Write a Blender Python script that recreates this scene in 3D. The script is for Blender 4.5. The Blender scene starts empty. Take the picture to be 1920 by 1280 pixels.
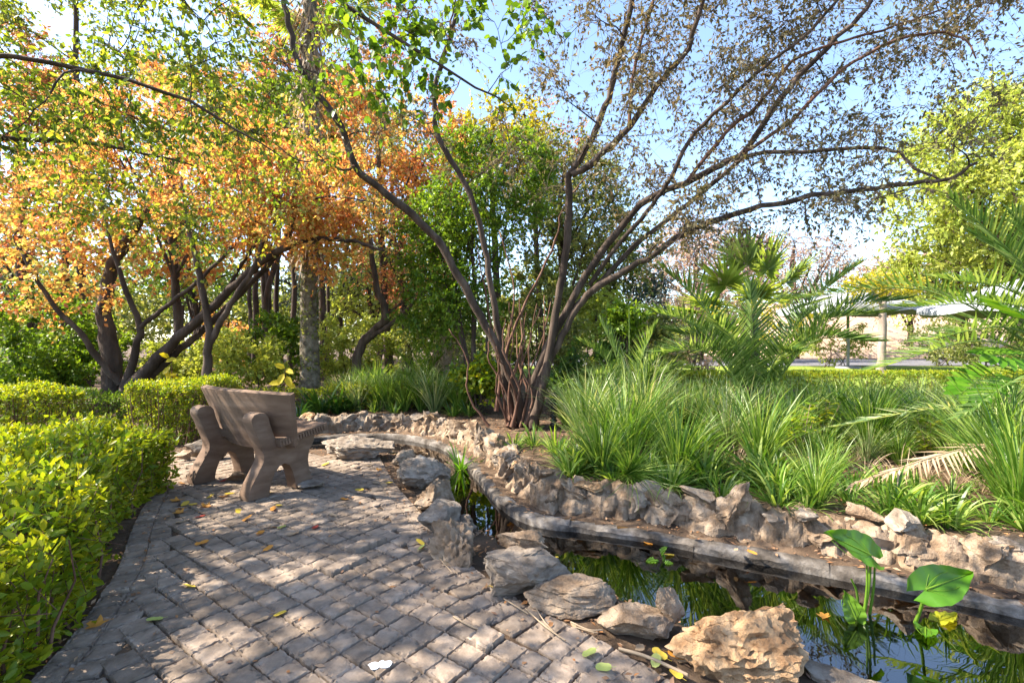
import bpy, bmesh, math, random
import numpy as np
from mathutils import Vector, Matrix, noise as mnoise

R = math.radians
sc = bpy.context.scene
col = sc.collection
rng = np.random.default_rng(7)
random.seed(7)

# ------------------------------------------------------------------ camera, sky, sun, exposure
F_PX, CX, CY, CAM_H = 907.0, 960.0, 640.0, 1.40
cam_d = bpy.data.cameras.new('camera'); cam = bpy.data.objects.new('camera', cam_d); col.objects.link(cam)
cam.location = (0, 0, CAM_H); cam.rotation_euler = (R(90), 0, 0)
cam_d.sensor_width = 36.0; cam_d.lens = 36.0 * F_PX / 1920.0
cam_d.clip_start = 0.05; cam_d.clip_end = 3000
sc.camera = cam

SUN_DIR = Vector((-1.0, 0.02, 0.95)).normalized()
world = bpy.data.worlds.new('World'); sc.world = world; world.use_nodes = True
wn = world.node_tree.nodes; wl = world.node_tree.links
sky = wn.new('ShaderNodeTexSky'); sky.sky_type = 'NISHITA'; sky.sun_disc = False
sky.sun_elevation = math.asin(SUN_DIR.z); sky.sun_rotation = math.atan2(SUN_DIR.x, SUN_DIR.y)
sky.air_density = 1.0; sky.dust_density = 2.2; sky.ozone_density = 0.9; sky.altitude = 1200
wl.new(sky.outputs[0], wn['Background'].inputs[0]); wn['Background'].inputs[1].default_value = 0.14
sun_d = bpy.data.lights.new('sun', 'SUN'); sun_d.energy = 5.0; sun_d.angle = R(0.55); sun_d.color = (1.0, 0.90, 0.76)
sun = bpy.data.objects.new('sun', sun_d); col.objects.link(sun)
sun.rotation_euler = SUN_DIR.to_track_quat('Z', 'Y').to_euler()
vs = sc.view_settings
vs.view_transform = 'Standard'; vs.look = 'None'; vs.gamma = 1.0; vs.use_curve_mapping = False
vs.exposure = 1.95
cy = sc.cycles
cy.max_bounces = 5; cy.diffuse_bounces = 3; cy.glossy_bounces = 2; cy.transmission_bounces = 4
cy.transparent_max_bounces = 8; cy.caustics_reflective = False; cy.caustics_refractive = False
cy.use_denoising = True; cy.sample_clamp_indirect = 6.0

# ------------------------------------------------------------------ pixels to points
def D(u, v, d):
    return np.array([(u - CX) / F_PX * d, d, CAM_H - (v - CY) / F_PX * d])
def P(u, v, z=0.0):
    d = F_PX * (CAM_H - z) / (v - CY)
    return np.array([(u - CX) / F_PX * d, d, z])

# ------------------------------------------------------------------ mesh helpers
class MB:
    def __init__(s): s.V = []; s.F = {}; s.C = []; s.n = 0
    def add(s, v, faces, c=None):
        v = np.asarray(v, dtype=np.float64).reshape(-1, 3)
        if not isinstance(faces, (list, tuple)): faces = [faces]
        for f in faces:
            f = np.asarray(f, dtype=np.int64)
            s.F.setdefault(f.shape[1], []).append(f + s.n)
        if c is None: c = np.zeros(len(v))
        elif np.isscalar(c): c = np.full(len(v), float(c))
        s.V.append(v); s.C.append(np.asarray(c, dtype=np.float64)); s.n += len(v)
    def mesh(s, name, mat=None, smooth=False):
        me = bpy.data.meshes.new(name)
        v = np.concatenate(s.V); me.vertices.add(len(v))
        me.vertices.foreach_set('co', v.astype(np.float32).ravel())
        li, tot = [], []
        for k, fl in s.F.items():
            f = np.concatenate(fl); li.append(f.ravel()); tot.append(np.full(len(f), k))
        li = np.concatenate(li); tot = np.concatenate(tot)
        st = np.concatenate([[0], np.cumsum(tot)[:-1]])
        me.loops.add(len(li)); me.polygons.add(len(tot))
        me.polygons.foreach_set('loop_start', st.astype(np.int32))
        me.loops.foreach_set('vertex_index', li.astype(np.int32))
        me.update(calc_edges=True)
        a = me.attributes.new('rnd', 'FLOAT', 'POINT'); a.data.foreach_set('value', np.concatenate(s.C).astype(np.float32))
        if smooth: me.polygons.foreach_set('use_smooth', np.ones(len(tot), dtype=bool))
        if mat: me.materials.append(mat)
        return me
    def build(s, name, mat=None, parent=None, smooth=False):
        return link(name, s.mesh(name, mat, smooth), parent)

def link(name, me, parent=None, loc=None, rot=None, scale=None):
    o = bpy.data.objects.new(name, me); col.objects.link(o)
    if parent is not None: o.parent = parent
    if loc is not None: o.location = [float(x) for x in loc]
    if rot is not None: o.rotation_euler = rot
    if scale is not None: o.scale = scale
    return o
def tag(o, label=None, cat=None, group=None, kind=None):
    if label: o['label'] = label
    if cat: o['category'] = cat
    if group: o['group'] = group
    if kind: o['kind'] = kind
    return o
def thing(name, label, cat, group=None, loc=(0, 0, 0)):
    return tag(link(name, None, loc=loc), label, cat, group)

def norm(a):
    return a / np.maximum(np.linalg.norm(a, axis=-1, keepdims=True), 1e-9)
def smooth_line(pts, n):
    """Catmull-Rom resample, any width of columns"""
    p = np.asarray(pts, float); m = len(p)
    if m == 2: t = np.linspace(0, 1, n)[:, None]; return p[0] * (1 - t) + p[1] * t
    q = np.vstack([2 * p[0] - p[1], p, 2 * p[-1] - p[-2]])
    t = np.linspace(0, m - 1 - 1e-9, n); i = t.astype(int); f = (t - i)[:, None]
    a, b, c, d = q[i], q[i + 1], q[i + 2], q[i + 3]
    return 0.5 * (2 * b + (c - a) * f + (2 * a - 5 * b + 4 * c - d) * f ** 2 + (3 * b - a - 3 * c + d) * f ** 3)
def tube(mb, pts, rad, ns=6, c=0.5, cap=False):
    p = np.asarray(pts, float); n = len(p)
    rad = np.broadcast_to(np.asarray(rad, float), (n,))
    t = np.gradient(p, axis=0); t = norm(t)
    ref = np.array([0.37, 0.21, 0.9]) if abs(t[0, 2]) < 0.85 else np.array([0.9, 0.3, 0.2])
    x = norm(np.cross(t, ref)); y = np.cross(t, x)
    a = np.linspace(0, 2 * np.pi, ns, endpoint=False)
    v = p[:, None] + rad[:, None, None] * (np.cos(a)[None, :, None] * x[:, None] + np.sin(a)[None, :, None] * y[:, None])
    i = np.arange(n - 1)[:, None] * ns; j = np.arange(ns)[None]; k = (j + 1) % ns
    f = np.stack([i + j, i + k, i + ns + k, i + ns + j], -1).reshape(-1, 4)
    fs = [f]
    if cap:
        v = np.concatenate([v.reshape(-1, 3), p[-1:]]); m = n * ns
        jj = np.arange(ns); fs.append(np.stack([m - ns + jj, m - ns + (jj + 1) % ns, np.full(ns, m)], -1))
    mb.add(v, fs, c)

T_DIA = (np.array([[0, 0, 0], [.45, .5, .10], [1, 0, -.08], [.45, -.5, .10]]), [np.array([[0, 2, 1], [0, 3, 2]])])
T_OVAL = (np.array([[0, 0, 0], [.28, .42, .10], [.70, .38, .05], [1, 0, -.12], [.70, -.38, .05], [.28, -.42, .10]]), [np.array([[0, 3, 2, 1], [0, 5, 4, 3]])])
def leaves(mb, p, d, up, L, W, tmpl=T_DIA, c=None):
    n = len(p)
    if n == 0: return
    tv, tf = tmpl; k = len(tv)
    x = norm(d); z = up - (up * x).sum(-1, keepdims=True) * x; z = norm(z + 1e-6); y = np.cross(z, x)
    L = np.broadcast_to(np.asarray(L, float), (n,)); W = np.broadcast_to(np.asarray(W, float), (n,))
    v = (p[:, None] + tv[None, :, 0, None] * (L[:, None, None] * x[:, None]) + tv[None, :, 1, None] * (W[:, None, None] * y[:, None])
         + tv[None, :, 2, None] * (W[:, None, None] * z[:, None]))
    off = (np.arange(n) * k)[:, None, None]
    if c is None: c = rng.random(n)
    mb.add(v, [(f[None] + off).reshape(-1, f.shape[1]) for f in tf], np.repeat(c, k))
def rdir(n, zb=0.0):
    v = norm(rng.normal(size=(n, 3))); v[:, 2] += zb; return norm(v)

# ------------------------------------------------------------------ materials
def lin(c): return (c[0], c[1], c[2], 1.0)
def new_mat(name):
    m = bpy.data.materials.new(name); m.use_nodes = True
    nt = m.node_tree; return m, nt.nodes, nt.links, nt.nodes['Principled BSDF']
def ramp(nodes, stops, interp='LINEAR'):
    r = nodes.new('ShaderNodeValToRGB'); r.color_ramp.interpolation = interp
    e = r.color_ramp.elements
    while len(e) > 1: e.remove(e[-1])
    e[0].position = stops[0][0]; e[0].color = lin(stops[0][1])
    for p_, c_ in stops[1:]:
        q = e.new(p_); q.color = lin(c_)
    return r
def leafmat(name, cols, trans=0.42, rough=0.45, tint=(1.25, 1.2, 0.6), spec=0.35):
    m, n, l, b = new_mat(name)
    at = n.new('ShaderNodeAttribute'); at.attribute_name = 'rnd'
    k = len(cols); r = ramp(n, [(i / max(k - 1, 1), c) for i, c in enumerate(cols)])
    l.new(at.outputs['Fac'], r.inputs[0]); l.new(r.outputs[0], b.inputs['Base Color'])
    b.inputs['Roughness'].default_value = rough; b.inputs['Specular IOR Level'].default_value = spec
    tr = n.new('ShaderNodeBsdfTranslucent'); mu = n.new('ShaderNodeMix'); mu.data_type = 'RGBA'; mu.blend_type = 'MULTIPLY'
    mu.inputs[0].default_value = 1.0; l.new(r.outputs[0], mu.inputs[6]); mu.inputs[7].default_value = lin(tint)
    l.new(mu.outputs[2], tr.inputs[0])
    mx = n.new('ShaderNodeMixShader'); mx.inputs[0].default_value = trans
    l.new(b.outputs[0], mx.inputs[1]); l.new(tr.outputs[0], mx.inputs[2]); l.new(mx.outputs[0], n['Material Output'].inputs[0])
    return m
def roughmat(name, stops, scale=6.0, detail=8.0, rough=0.9, bump=0.4, bscale=None, stretch=(1, 1, 1), objrand=0.0, dist=0.02, spec=0.2, vor=0.0, crack=0.0):
    m, n, l, b = new_mat(name)
    tc = n.new('ShaderNodeTexCoord'); mp = n.new('ShaderNodeMapping'); mp.inputs['Scale'].default_value = stretch
    l.new(tc.outputs['Object'], mp.inputs[0]); vec = mp.outputs[0]
    if objrand > 0:
        oi = n.new('ShaderNodeObjectInfo'); ad = n.new('ShaderNodeVectorMath'); ad.operation = 'ADD'
        sm = n.new('ShaderNodeVectorMath'); sm.operation = 'SCALE'; sm.inputs[3].default_value = 37.0
        cb = n.new('ShaderNodeCombineXYZ')
        for i_ in range(3): l.new(oi.outputs['Random'], cb.inputs[i_])
        l.new(cb.outputs[0], sm.inputs[0]); l.new(vec, ad.inputs[0]); l.new(sm.outputs[0], ad.inputs[1]); vec = ad.outputs[0]
    nz = n.new('ShaderNodeTexNoise'); nz.inputs['Scale'].default_value = scale; nz.inputs['Detail'].default_value = detail; nz.inputs['Roughness'].default_value = 0.62
    l.new(vec, nz.inputs['Vector'])
    r = ramp(n, stops); l.new(nz.outputs['Fac'], r.inputs[0]); out = r.outputs[0]
    if objrand > 0:
        hs = n.new('ShaderNodeHueSaturation'); ma = n.new('ShaderNodeMath'); ma.operation = 'MULTIPLY_ADD'
        ma.inputs[1].default_value = objrand * 2; ma.inputs[2].default_value = 1 - objrand
        l.new(oi.outputs['Random'], ma.inputs[0]); l.new(ma.outputs[0], hs.inputs['Value']); l.new(out, hs.inputs['Color']); out = hs.outputs[0]
    l.new(out, b.inputs['Base Color']); b.inputs['Roughness'].default_value = rough; b.inputs['Specular IOR Level'].default_value = spec
    nb = n.new('ShaderNodeTexNoise'); nb.inputs['Scale'].default_value = bscale or scale * 3; nb.inputs['Detail'].default_value = 10; nb.inputs['Roughness'].default_value = 0.68
    l.new(vec, nb.inputs['Vector']); h = nb.outputs['Fac']
    if vor > 0:
        vo = n.new('ShaderNodeTexVoronoi'); vo.inputs['Scale'].default_value = vor; l.new(vec, vo.inputs['Vector'])
        am = n.new('ShaderNodeMath'); am.operation = 'MULTIPLY_ADD'; am.inputs[1].default_value = 0.6
        l.new(vo.outputs['Distance'], am.inputs[0]); l.new(h, am.inputs[2]); h = am.outputs[0]
    bp = n.new('ShaderNodeBump'); bp.inputs['Strength'].default_value = bump; bp.inputs['Distance'].default_value = dist
    l.new(h, bp.inputs['Height']); l.new(bp.outputs[0], b.inputs['Normal'])
    return m
def plain(name, c, rough=0.7, spec=0.3):
    m, n, l, b = new_mat(name); b.inputs['Base Color'].default_value = lin(c); b.inputs['Roughness'].default_value = rough
    b.inputs['Specular IOR Level'].default_value = spec; return m

M = {}
M['paver'] = roughmat('paver_concrete', [(.25, (.125, .094, .07)), (.5, (.215, .167, .127)), (.75, (.335, .266, .208))], 11, 10, .92, .8, 60, objrand=.22, dist=.006)
M['soil'] = roughmat('soil', [(.25, (.045, .028, .018)), (.5, (.10, .066, .042)), (.78, (.19, .13, .085))], 3.5, 10, .97, .8, 18, dist=.04)
M['mud'] = roughmat('pond_mud', [(.3, (.035, .02, .009)), (.55, (.10, .055, .018)), (.8, (.22, .115, .03))], 2.6, 8, .95, .6, 12, dist=.03)
M['kerb'] = roughmat('kerb_concrete', [(.32, (.028, .023, .018)), (.46, (.085, .072, .06)), (.57, (.16, .142, .124)), (.74, (.33, .30, .27))], 5.5, 12, .9, .9, 45, dist=.012)
ROCK_T = [(.25, (.09, .055, .034)), (.42, (.22, .15, .095)), (.55, (.33, .245, .17)), (.68, (.43, .34, .25)), (.82, (.58, .50, .41))]
ROCK_G = [(.25, (.075, .055, .04)), (.42, (.19, .15, .115)), (.56, (.29, .24, .19)), (.68, (.38, .325, .27)), (.82, (.52, .465, .40))]
ROCK_O = [(.22, (.10, .05, .024)), (.42, (.28, .16, .08)), (.56, (.43, .28, .155)), (.7, (.53, .38, .24)), (.85, (.68, .56, .42))]
M['rock_tan'] = roughmat('rock_tan', ROCK_T, 6.5, 12, .93, 1.0, 16, objrand=.16, dist=.045)
M['rock_grey'] = roughmat('rock_grey', ROCK_G, 7.0, 12, .9, .95, 18, objrand=.12, dist=.03, stretch=(1, 1, 2.4))
M['rock_orange'] = roughmat('rock_orange', ROCK_O, 8.0, 12, .95, 1.0, 22, dist=.04, vor=26)
M['mortar'] = roughmat('mortar', ROCK_T, 6, 12, .95, 1.0, 16, dist=.05)
M['bark'] = roughmat('bark_brown', [(.3, (.03, .021, .016)), (.5, (.07, .05, .038)), (.72, (.15, .112, .088))], 7, 9, .9, .9, 26, stretch=(1, 1, .25), dist=.02)
M['bark_red'] = roughmat('bark_reddish', [(.3, (.05, .025, .016)), (.5, (.125, .066, .044)), (.72, (.22, .13, .09))], 8, 9, .9, .9, 30, stretch=(1, 1, .2), dist=.015)
M['bark_dark'] = roughmat('bark_dark', [(.3, (.03, .021, .016)), (.55, (.075, .054, .042)), (.78, (.15, .115, .09))], 5, 9, .93, 1.0, 16, stretch=(1, 1, .3), dist=.03)
M['bark_ivy'] = roughmat('bark_lichen', [(.3, (.06, .045, .034)), (.45, (.14, .12, .085)), (.6, (.25, .22, .165)), (.78, (.42, .39, .33))], 9, 10, .95, 1.0, 22, dist=.04)
M['bark_pale'] = roughmat('bark_pale', [(.3, (.14, .10, .08)), (.55, (.30, .24, .20)), (.8, (.46, .39, .34))], 3, 8, .9, .7, 12, stretch=(1, 1, .25), dist=.03)
M['bench'] = roughmat('bench_concrete', [(.25, (.085, .050, .031)), (.5, (.15, .095, .062)), (.75, (.225, .155, .11))], 3.0, 8, .82, .45, 45, stretch=(.5, 1, 3.5), dist=.006, spec=.3)
M['dry'] = leafmat('dry_stalk', [(.22, .15, .09), (.34, .25, .16), (.45, .35, .24)], .25, .8, (1, .9, .7))
M['litter'] = leafmat('leaf_litter', [(.16, .085, .045), (.28, .16, .09), (.40, .27, .17), (.34, .15, .05), (.20, .12, .08)], .2, .8, (1, .8, .5))
M['lf_hedge'] = leafmat('hedge_leaf', [(.065, .15, .014), (.14, .24, .016), (.27, .34, .02), (.40, .40, .025)], .5, .42, (1.3, 1.15, .45))
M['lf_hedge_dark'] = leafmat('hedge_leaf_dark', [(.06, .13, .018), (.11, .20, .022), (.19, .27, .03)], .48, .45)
M['lf_main'] = leafmat('tree_leaf_olive', [(.08, .085, .045), (.13, .125, .068), (.18, .155, .088), (.16, .12, .075)], .46, .5, (1.2, 1.0, .6))
M['lf_green'] = leafmat('tree_leaf_green', [(.07, .15, .015), (.13, .23, .02), (.21, .31, .03)], .52, .42, (1.3, 1.2, .5))
M['lf_near'] = leafmat('near_leaf_green', [(.08, .145, .022), (.14, .22, .03), (.24, .31, .04), (.42, .40, .06)], .52, .42, (1.3, 1.2, .5))
M['lf_orange'] = leafmat('autumn_leaf_orange', [(.50, .17, .07), (.62, .28, .09), (.70, .40, .12), (.66, .52, .14), (.36, .40, .10)], .55, .5, (1.15, 1.0, .7))
M['lf_rust'] = leafmat('autumn_leaf_rust', [(.42, .14, .08), (.54, .22, .09), (.60, .33, .11), (.42, .32, .12)], .52, .5, (1.1, 1.0, .7))
M['lf_yellow'] = leafmat('autumn_leaf_yellow', [(.42, .36, .02), (.55, .46, .03), (.35, .36, .03)], .5, .45, (1.15, 1.1, .4))
M['lf_olive'] = leafmat('shrub_leaf_olive', [(.08, .115, .03), (.15, .19, .045), (.23, .26, .07), (.33, .33, .12)], .5, .5, (1.25, 1.15, .6))
M['lf_dark'] = leafmat('shrub_leaf_dark', [(.04, .09, .018), (.075, .15, .025), (.13, .21, .03)], .48, .45)
M['lf_blue'] = leafmat('conifer_leaf_bluish', [(.05, .085, .07), (.08, .12, .09), (.11, .15, .10)], .35, .5, (1, 1, .9))
M['lf_lime'] = leafmat('far_leaf_lime', [(.26, .34, .05), (.38, .45, .08), (.50, .54, .14)], .5, .5, (1.2, 1.1, .6))
M['lf_pink'] = leafmat('far_leaf_pinkish', [(.50, .28, .22), (.60, .38, .30), (.60, .46, .32), (.45, .33, .2)], .45, .6, (1, 1, .9))
M['lf_strap'] = leafmat('strap_leaf', [(.05, .12, .018), (.10, .21, .025), (.20, .32, .05), (.38, .46, .13)], .5, .38, (1.25, 1.2, .5), .45)
M['lf_strap_pale'] = leafmat('strap_leaf_pale', [(.08, .15, .05), (.18, .27, .09), (.34, .42, .18), (.50, .48, .28)], .45, .4, (1.2, 1.15, .6), .45)
M['lf_clivia'] = leafmat('broad_strap_leaf_dark', [(.02, .06, .012), (.035, .095, .015), (.07, .15, .02)], .3, .3, (1.3, 1.2, .5), .5)
M['lf_palm'] = leafmat('palm_leaflet', [(.06, .13, .03), (.11, .20, .045), (.18, .28, .075), (.30, .39, .14)], .46, .35, (1.3, 1.2, .6), .45)
M['lf_fan'] = leafmat('fan_palm_leaf', [(.14, .22, .04), (.24, .33, .07), (.38, .46, .13)], .55, .38, (1.3, 1.2, .5), .4)
M['lf_water'] = leafmat('water_plant_leaf', [(.06, .17, .012), (.09, .23, .016), (.17, .30, .03)], .45, .3, (1.3, 1.2, .4), .5)
M['lf_golden'] = leafmat('golden_leaf', [(.50, .42, .02), (.62, .52, .03)], .5, .4, (1.15, 1.05, .4))
M['fall_yellow'] = leafmat('fallen_yellow', [(.55, .38, .04), (.62, .46, .06)], .25, .55, (1, 1, .6))
M['fall_orange'] = leafmat('fallen_orange', [(.55, .22, .03), (.6, .28, .05)], .25, .55, (1, .9, .6))
M['fall_red'] = leafmat('fallen_red', [(.30, .04, .03), (.38, .07, .04)], .25, .55, (1, .8, .6))
M['fall_green'] = leafmat('fallen_green', [(.36, .42, .10), (.45, .48, .16)], .3, .5, (1.1, 1.1, .5))
M['fall_tan'] = leafmat('fallen_tan', [(.34, .24, .15), (.42, .31, .2)], .2, .7, (1, .9, .7))
M['parasol'] = roughmat('canvas_grey', [(.3, (.25, .26, .285)), (.7, (.31, .32, .345))], 2, 4, .8, .1, 30, dist=.01)
M['metal'] = plain('pole_metal', (.22, .22, .22), .5, .4)
M['black'] = plain('black_plastic', (.012, .012, .012), .45, .4)
M['yellow'] = plain('yellow_plastic', (.55, .36, .02), .5, .3)
M['palegreen'] = plain('pale_green_paint', (.36, .55, .46), .5, .3)
M['white'] = plain('white_splash', (.7, .7, .72), .6, .3)
M['wall'] = roughmat('sandstone_wall', [(.3, (.32, .215, .15)), (.55, (.44, .315, .23)), (.8, (.52, .40, .31))], .8, 6, .9, .4, 4, dist=.1)
M['road'] = roughmat('asphalt', [(.3, (.10, .10, .11)), (.7, (.17, .165, .18))], 2, 6, .9, .3, 30, dist=.01)
M['lawn'] = roughmat('lawn', [(.3, (.10, .16, .02)), (.55, (.19, .25, .03)), (.8, (.30, .33, .06))], 1.5, 8, .95, .8, 20, dist=.05)

m, n, l, b = new_mat('pond_water'); M['water'] = m
gl = n.new('ShaderNodeBsdfGlossy'); gl.inputs['Roughness'].default_value = 0.012; gl.inputs['Color'].default_value = (1, 1, 1, 1)
tp = n.new('ShaderNodeBsdfTransparent'); tp.inputs[0].default_value = (.52, .33, .15, 1)
fr = n.new('ShaderNodeFresnel'); fr.inputs[0].default_value = 2.3
mx = n.new('ShaderNodeMixShader'); l.new(fr.outputs[0], mx.inputs[0]); l.new(tp.outputs[0], mx.inputs[1]); l.new(gl.outputs[0], mx.inputs[2])
tc = n.new('ShaderNodeTexCoord'); nz = n.new('ShaderNodeTexNoise'); nz.inputs['Scale'].default_value = 5; nz.inputs['Detail'].default_value = 2
bp = n.new('ShaderNodeBump'); bp.inputs['Strength'].default_value = .05; bp.inputs['Distance'].default_value = .02
l.new(tc.outputs['Object'], nz.inputs['Vector']); l.new(nz.outputs['Fac'], bp.inputs['Height']); l.new(bp.outputs[0], gl.inputs['Normal']); l.new(bp.outputs[0], fr.inputs['Normal'])
l.new(mx.outputs[0], n['Material Output'].inputs[0])

# ------------------------------------------------------------------ ground plan
LIP = smooth_line([(-3.5, 7.0), (-3.1, 7.5), (-2.2, 7.72), (-1.6, 7.55), (-1.02, 7.0), (-.6, 6.1), (-.36, 5.4), (-.12, 4.6), (.18, 4.1), (.62, 3.92), (1.1, 3.72), (1.64, 3.42), (2.21, 3.13), (2.84, 2.74), (3.6, 2.2), (4.6, 1.4), (5.4, .6)], 160)
NEAR = smooth_line([(-3.5, 7.0), (-3.2, 6.7), (-2.5, 6.5), (-1.6, 6.3), (-1.12, 5.75), (-.82, 5.0), (-.5, 4.3), (-.2, 3.75), (.12, 3.3), (.55, 2.85), (1.0, 2.45), (1.45, 2.1), (1.9, 1.7), (2.5, 1.1), (3.2, .2), (3.6, -.6)], 140)
POND = np.vstack([LIP, [[5.4, -.6]], NEAR[::-1]])
WATER_Z = -0.145
RIGHT_EDGE = smooth_line([(-1.62, 5.95), (-1.44, 5.5), (-1.1, 4.7), (-.74, 4.0), (-.45, 3.4), (-.15, 2.92), (.12, 2.58), (.46, 2.26), (.7, 1.98), (1.1, 1.4), (1.5, .5), (1.7, -.6)], 160)
LEFT_EDGE = smooth_line([(-4.4, 6.1), (-4.0, 5.6), (-3.4, 4.7), (-2.85, 3.75), (-2.4, 3.05), (-2.12, 2.5), (-1.96, 2.1), (-1.82, 1.6), (-1.7, .8), (-1.65, -.6)], 120)
PATH = np.vstack([RIGHT_EDGE, LEFT_EDGE[::-1]])
def inside(p, poly):
    x, y = p[:, 0], p[:, 1]; r = np.zeros(len(p), bool); q = np.roll(poly, -1, 0)
    for (x0, y0), (x1, y1) in zip(poly, q):
        if y0 == y1: continue
        c = ((y0 > y) != (y1 > y)) & (x < (x1 - x0) * (y - y0) / (y1 - y0) + x0); r ^= c
    return r
def dist(p, line):
    out = np.full(len(p), 1e9)
    a = line[:-1]; bb = line[1:] - a; l2 = (bb ** 2).sum(1)
    for i in range(0, len(p), 4000):
        q = p[i:i + 4000, None] - a[None]
        t = np.clip((q * bb[None]).sum(-1) / l2[None], 0, 1)
        out[i:i + 4000] = np.sqrt(((q - t[..., None] * bb[None]) ** 2).sum(-1)).min(1)
    return out
def sstep(x, a, b):
    t = np.clip((x - a) / (b - a), 0, 1); return t * t * (3 - 2 * t)
def ground_h(p):
    p = np.atleast_2d(np.asarray(p, float))[:, :2]
    dl = dist(p, LIP); dn = dist(p, NEAR); ins = inside(p, POND)
    bed = -0.075 + 0.20 * sstep(dl, .20, .42) + .05 * sstep(dl, .5, 3)
    pathz = -0.03 - 0.05 * (1 - sstep(dn, 0, .12))
    w = sstep(dn - dl, -.3, .3)
    far = sstep(dl, .5, 1.2) * sstep(-p[:, 0], 2.2, 4.2)      # level round by the bench
    h = bed * w + pathz * (1 - w)
    h = h * (1 - far) + 0.0 * far
    basin = np.minimum(-0.12 - 0.36 * sstep(dn, 0.0, .3), -.30 - .2 * sstep(dl, 0, .2))
    inp = inside(p, PATH)
    h = np.where(inp, -0.03, h)
    h = np.where(ins, np.minimum(h, basin), h)
    return h
def gz(x, y): return float(ground_h([[x, y]])[0])

xs = np.concatenate([[-400, -150, -60, -30, -18, -12, -9], np.arange(-7, 6.51, .08), [8, 10, 13, 18, 30, 60, 150, 400]])
ys = np.concatenate([[-120, -30, -8, -3], np.arange(-1.2, 10.01, .08), [11, 12.5, 15, 19, 25, 35, 60, 130, 300, 800]])
gx, gy = np.meshgrid(xs, ys); gp = np.stack([gx.ravel(), gy.ravel()], 1); gh = ground_h(gp)
fine = (np.abs(gp[:, 0]) < 6.5) & (gp[:, 1] < 10) & (gp[:, 1] > -1.2)
gh = gh + np.where(fine & ~inside(gp, PATH), rng.normal(0, .008, len(gh)), 0)
nx, ny = len(xs), len(ys)
i = np.arange(ny - 1)[:, None] * nx + np.arange(nx - 1)[None]
gf = np.stack([i, i + 1, i + nx + 1, i + nx], -1).reshape(-1, 4)
mb = MB(); mb.add(np.column_stack([gp, gh]), gf)
g = mb.build('ground', M['soil'], smooth=True); tag(g, kind='structure')
g.data.materials.append(M['mud'])
cen = gp[gf].mean(1); g.data.polygons.foreach_set('material_index', (inside(cen, POND)).astype(np.int32))

def sheet(name, poly, z, mat, kind='structure'):
    bm = bmesh.new(); vs_ = [bm.verts.new((float(x), float(y), z)) for x, y in poly]
    f = bm.faces.new(vs_); bmesh.ops.recalc_face_normals(bm, faces=[f])
    if f.normal.z < 0: f.normal_flip()
    bmesh.ops.triangulate(bm, faces=[f]); me = bpy.data.meshes.new(name); bm.to_mesh(me); bm.free(); me.materials.append(mat)
    return tag(link(name, me), kind=kind)
sheet('water', POND, WATER_Z, M['water'])
path = sheet('path', PATH, -0.022, M['soil'])
# far flat ground on the right: lawn, road
zf = gz(20, 30)
sheet('lawn', [(2.5, 12.4), (60, 12.4), (140, 24), (-4, 24)], zf + .008, M['lawn'])
sheet('road', [(-4, 24), (140, 24), (140, 33), (-4, 33)], zf + .016, M['road'])

# ------------------------------------------------------------------ pavers
BL, BW, BH = .258, .125, .06
def paver_mesh(seed, half=False):
    r = np.random.default_rng(seed)
    L, W = (BL / 2 if half else BL) - .002, BW - .002
    def axis(n, ln):
        e = .0045; x = np.concatenate([[0, e, .013], np.linspace(.026, ln - .026, n), [ln - .013, ln - e, ln]]); return x - ln / 2
    if half: xs_ = axis(7, L)
    else:
        g = np.array([-.014, -.0045, 0, .0045, .014]); a = axis(6, L / 2)[:-3]
        xs_ = np.concatenate([a - L / 4, g, -(a - L / 4)[::-1]])
    ys_ = axis(6, W); X, Y = np.meshgrid(xs_, ys_)
    ed = np.minimum(np.minimum(X + L / 2, L / 2 - X), np.minimum(Y + W / 2, W / 2 - Y)); mid = np.full(X.shape, 1.0) if half else np.abs(X)
    edge = np.minimum(ed, mid)
    Z = np.where(ed < .001, -.005 - r.random(X.shape) * .008, 0) - np.where(mid < .001, .008 + r.random(X.shape) * .007, 0)
    Z -= np.where((edge > .001) & (edge < .008), r.random(X.shape) ** 3 * .009, 0)
    pock = (r.random(X.shape) < .36) & (edge > .009) & (edge < .02); Z -= pock * r.uniform(.005, .012, X.shape)
    Z += r.normal(0, .0006, X.shape)
    jt = ed < .001; X = X + jt * r.normal(0, .0025, X.shape); Y = Y + jt * r.normal(0, .0025, X.shape)
    nv, nu = X.shape; v = np.stack([X, Y, Z], -1).reshape(-1, 3)
    i = np.arange(nv - 1)[:, None] * nu + np.arange(nu - 1)[None]
    f = np.stack([i, i + 1, i + nu + 1, i + nu], -1).reshape(-1, 4)
    rim = np.concatenate([np.arange(nu), nu - 1 + nu * np.arange(1, nv), nu * (nv - 1) + np.arange(nu - 2, -1, -1), nu * np.arange(nv - 2, 0, -1)])
    lo = v[rim].copy(); lo[:, 2] = -BH; m0 = len(v); k = len(rim); j = np.arange(k); jn = (j + 1) % k
    s = np.stack([rim[j], m0 + j, m0 + jn, rim[jn]], -1)
    return np.vstack([v, lo]), np.vstack([f, s])
PV = [paver_mesh(100 + k, k >= 10) for k in range(14)]
PVM = []
for k, (v, f) in enumerate(PV):
    mb = MB(); mb.add(v, f); PVM.append(mb.mesh('paver', M['paver'], smooth=True))
    PVM[-1].polygons.foreach_set('use_smooth', np.ones(len(f), bool)); PVM[-1].set_sharp_from_angle(angle=R(28))
blocks = []   # x, y, angle
ang = R(54); ca, sa = math.cos(ang), math.sin(ang); S = .266
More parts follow.
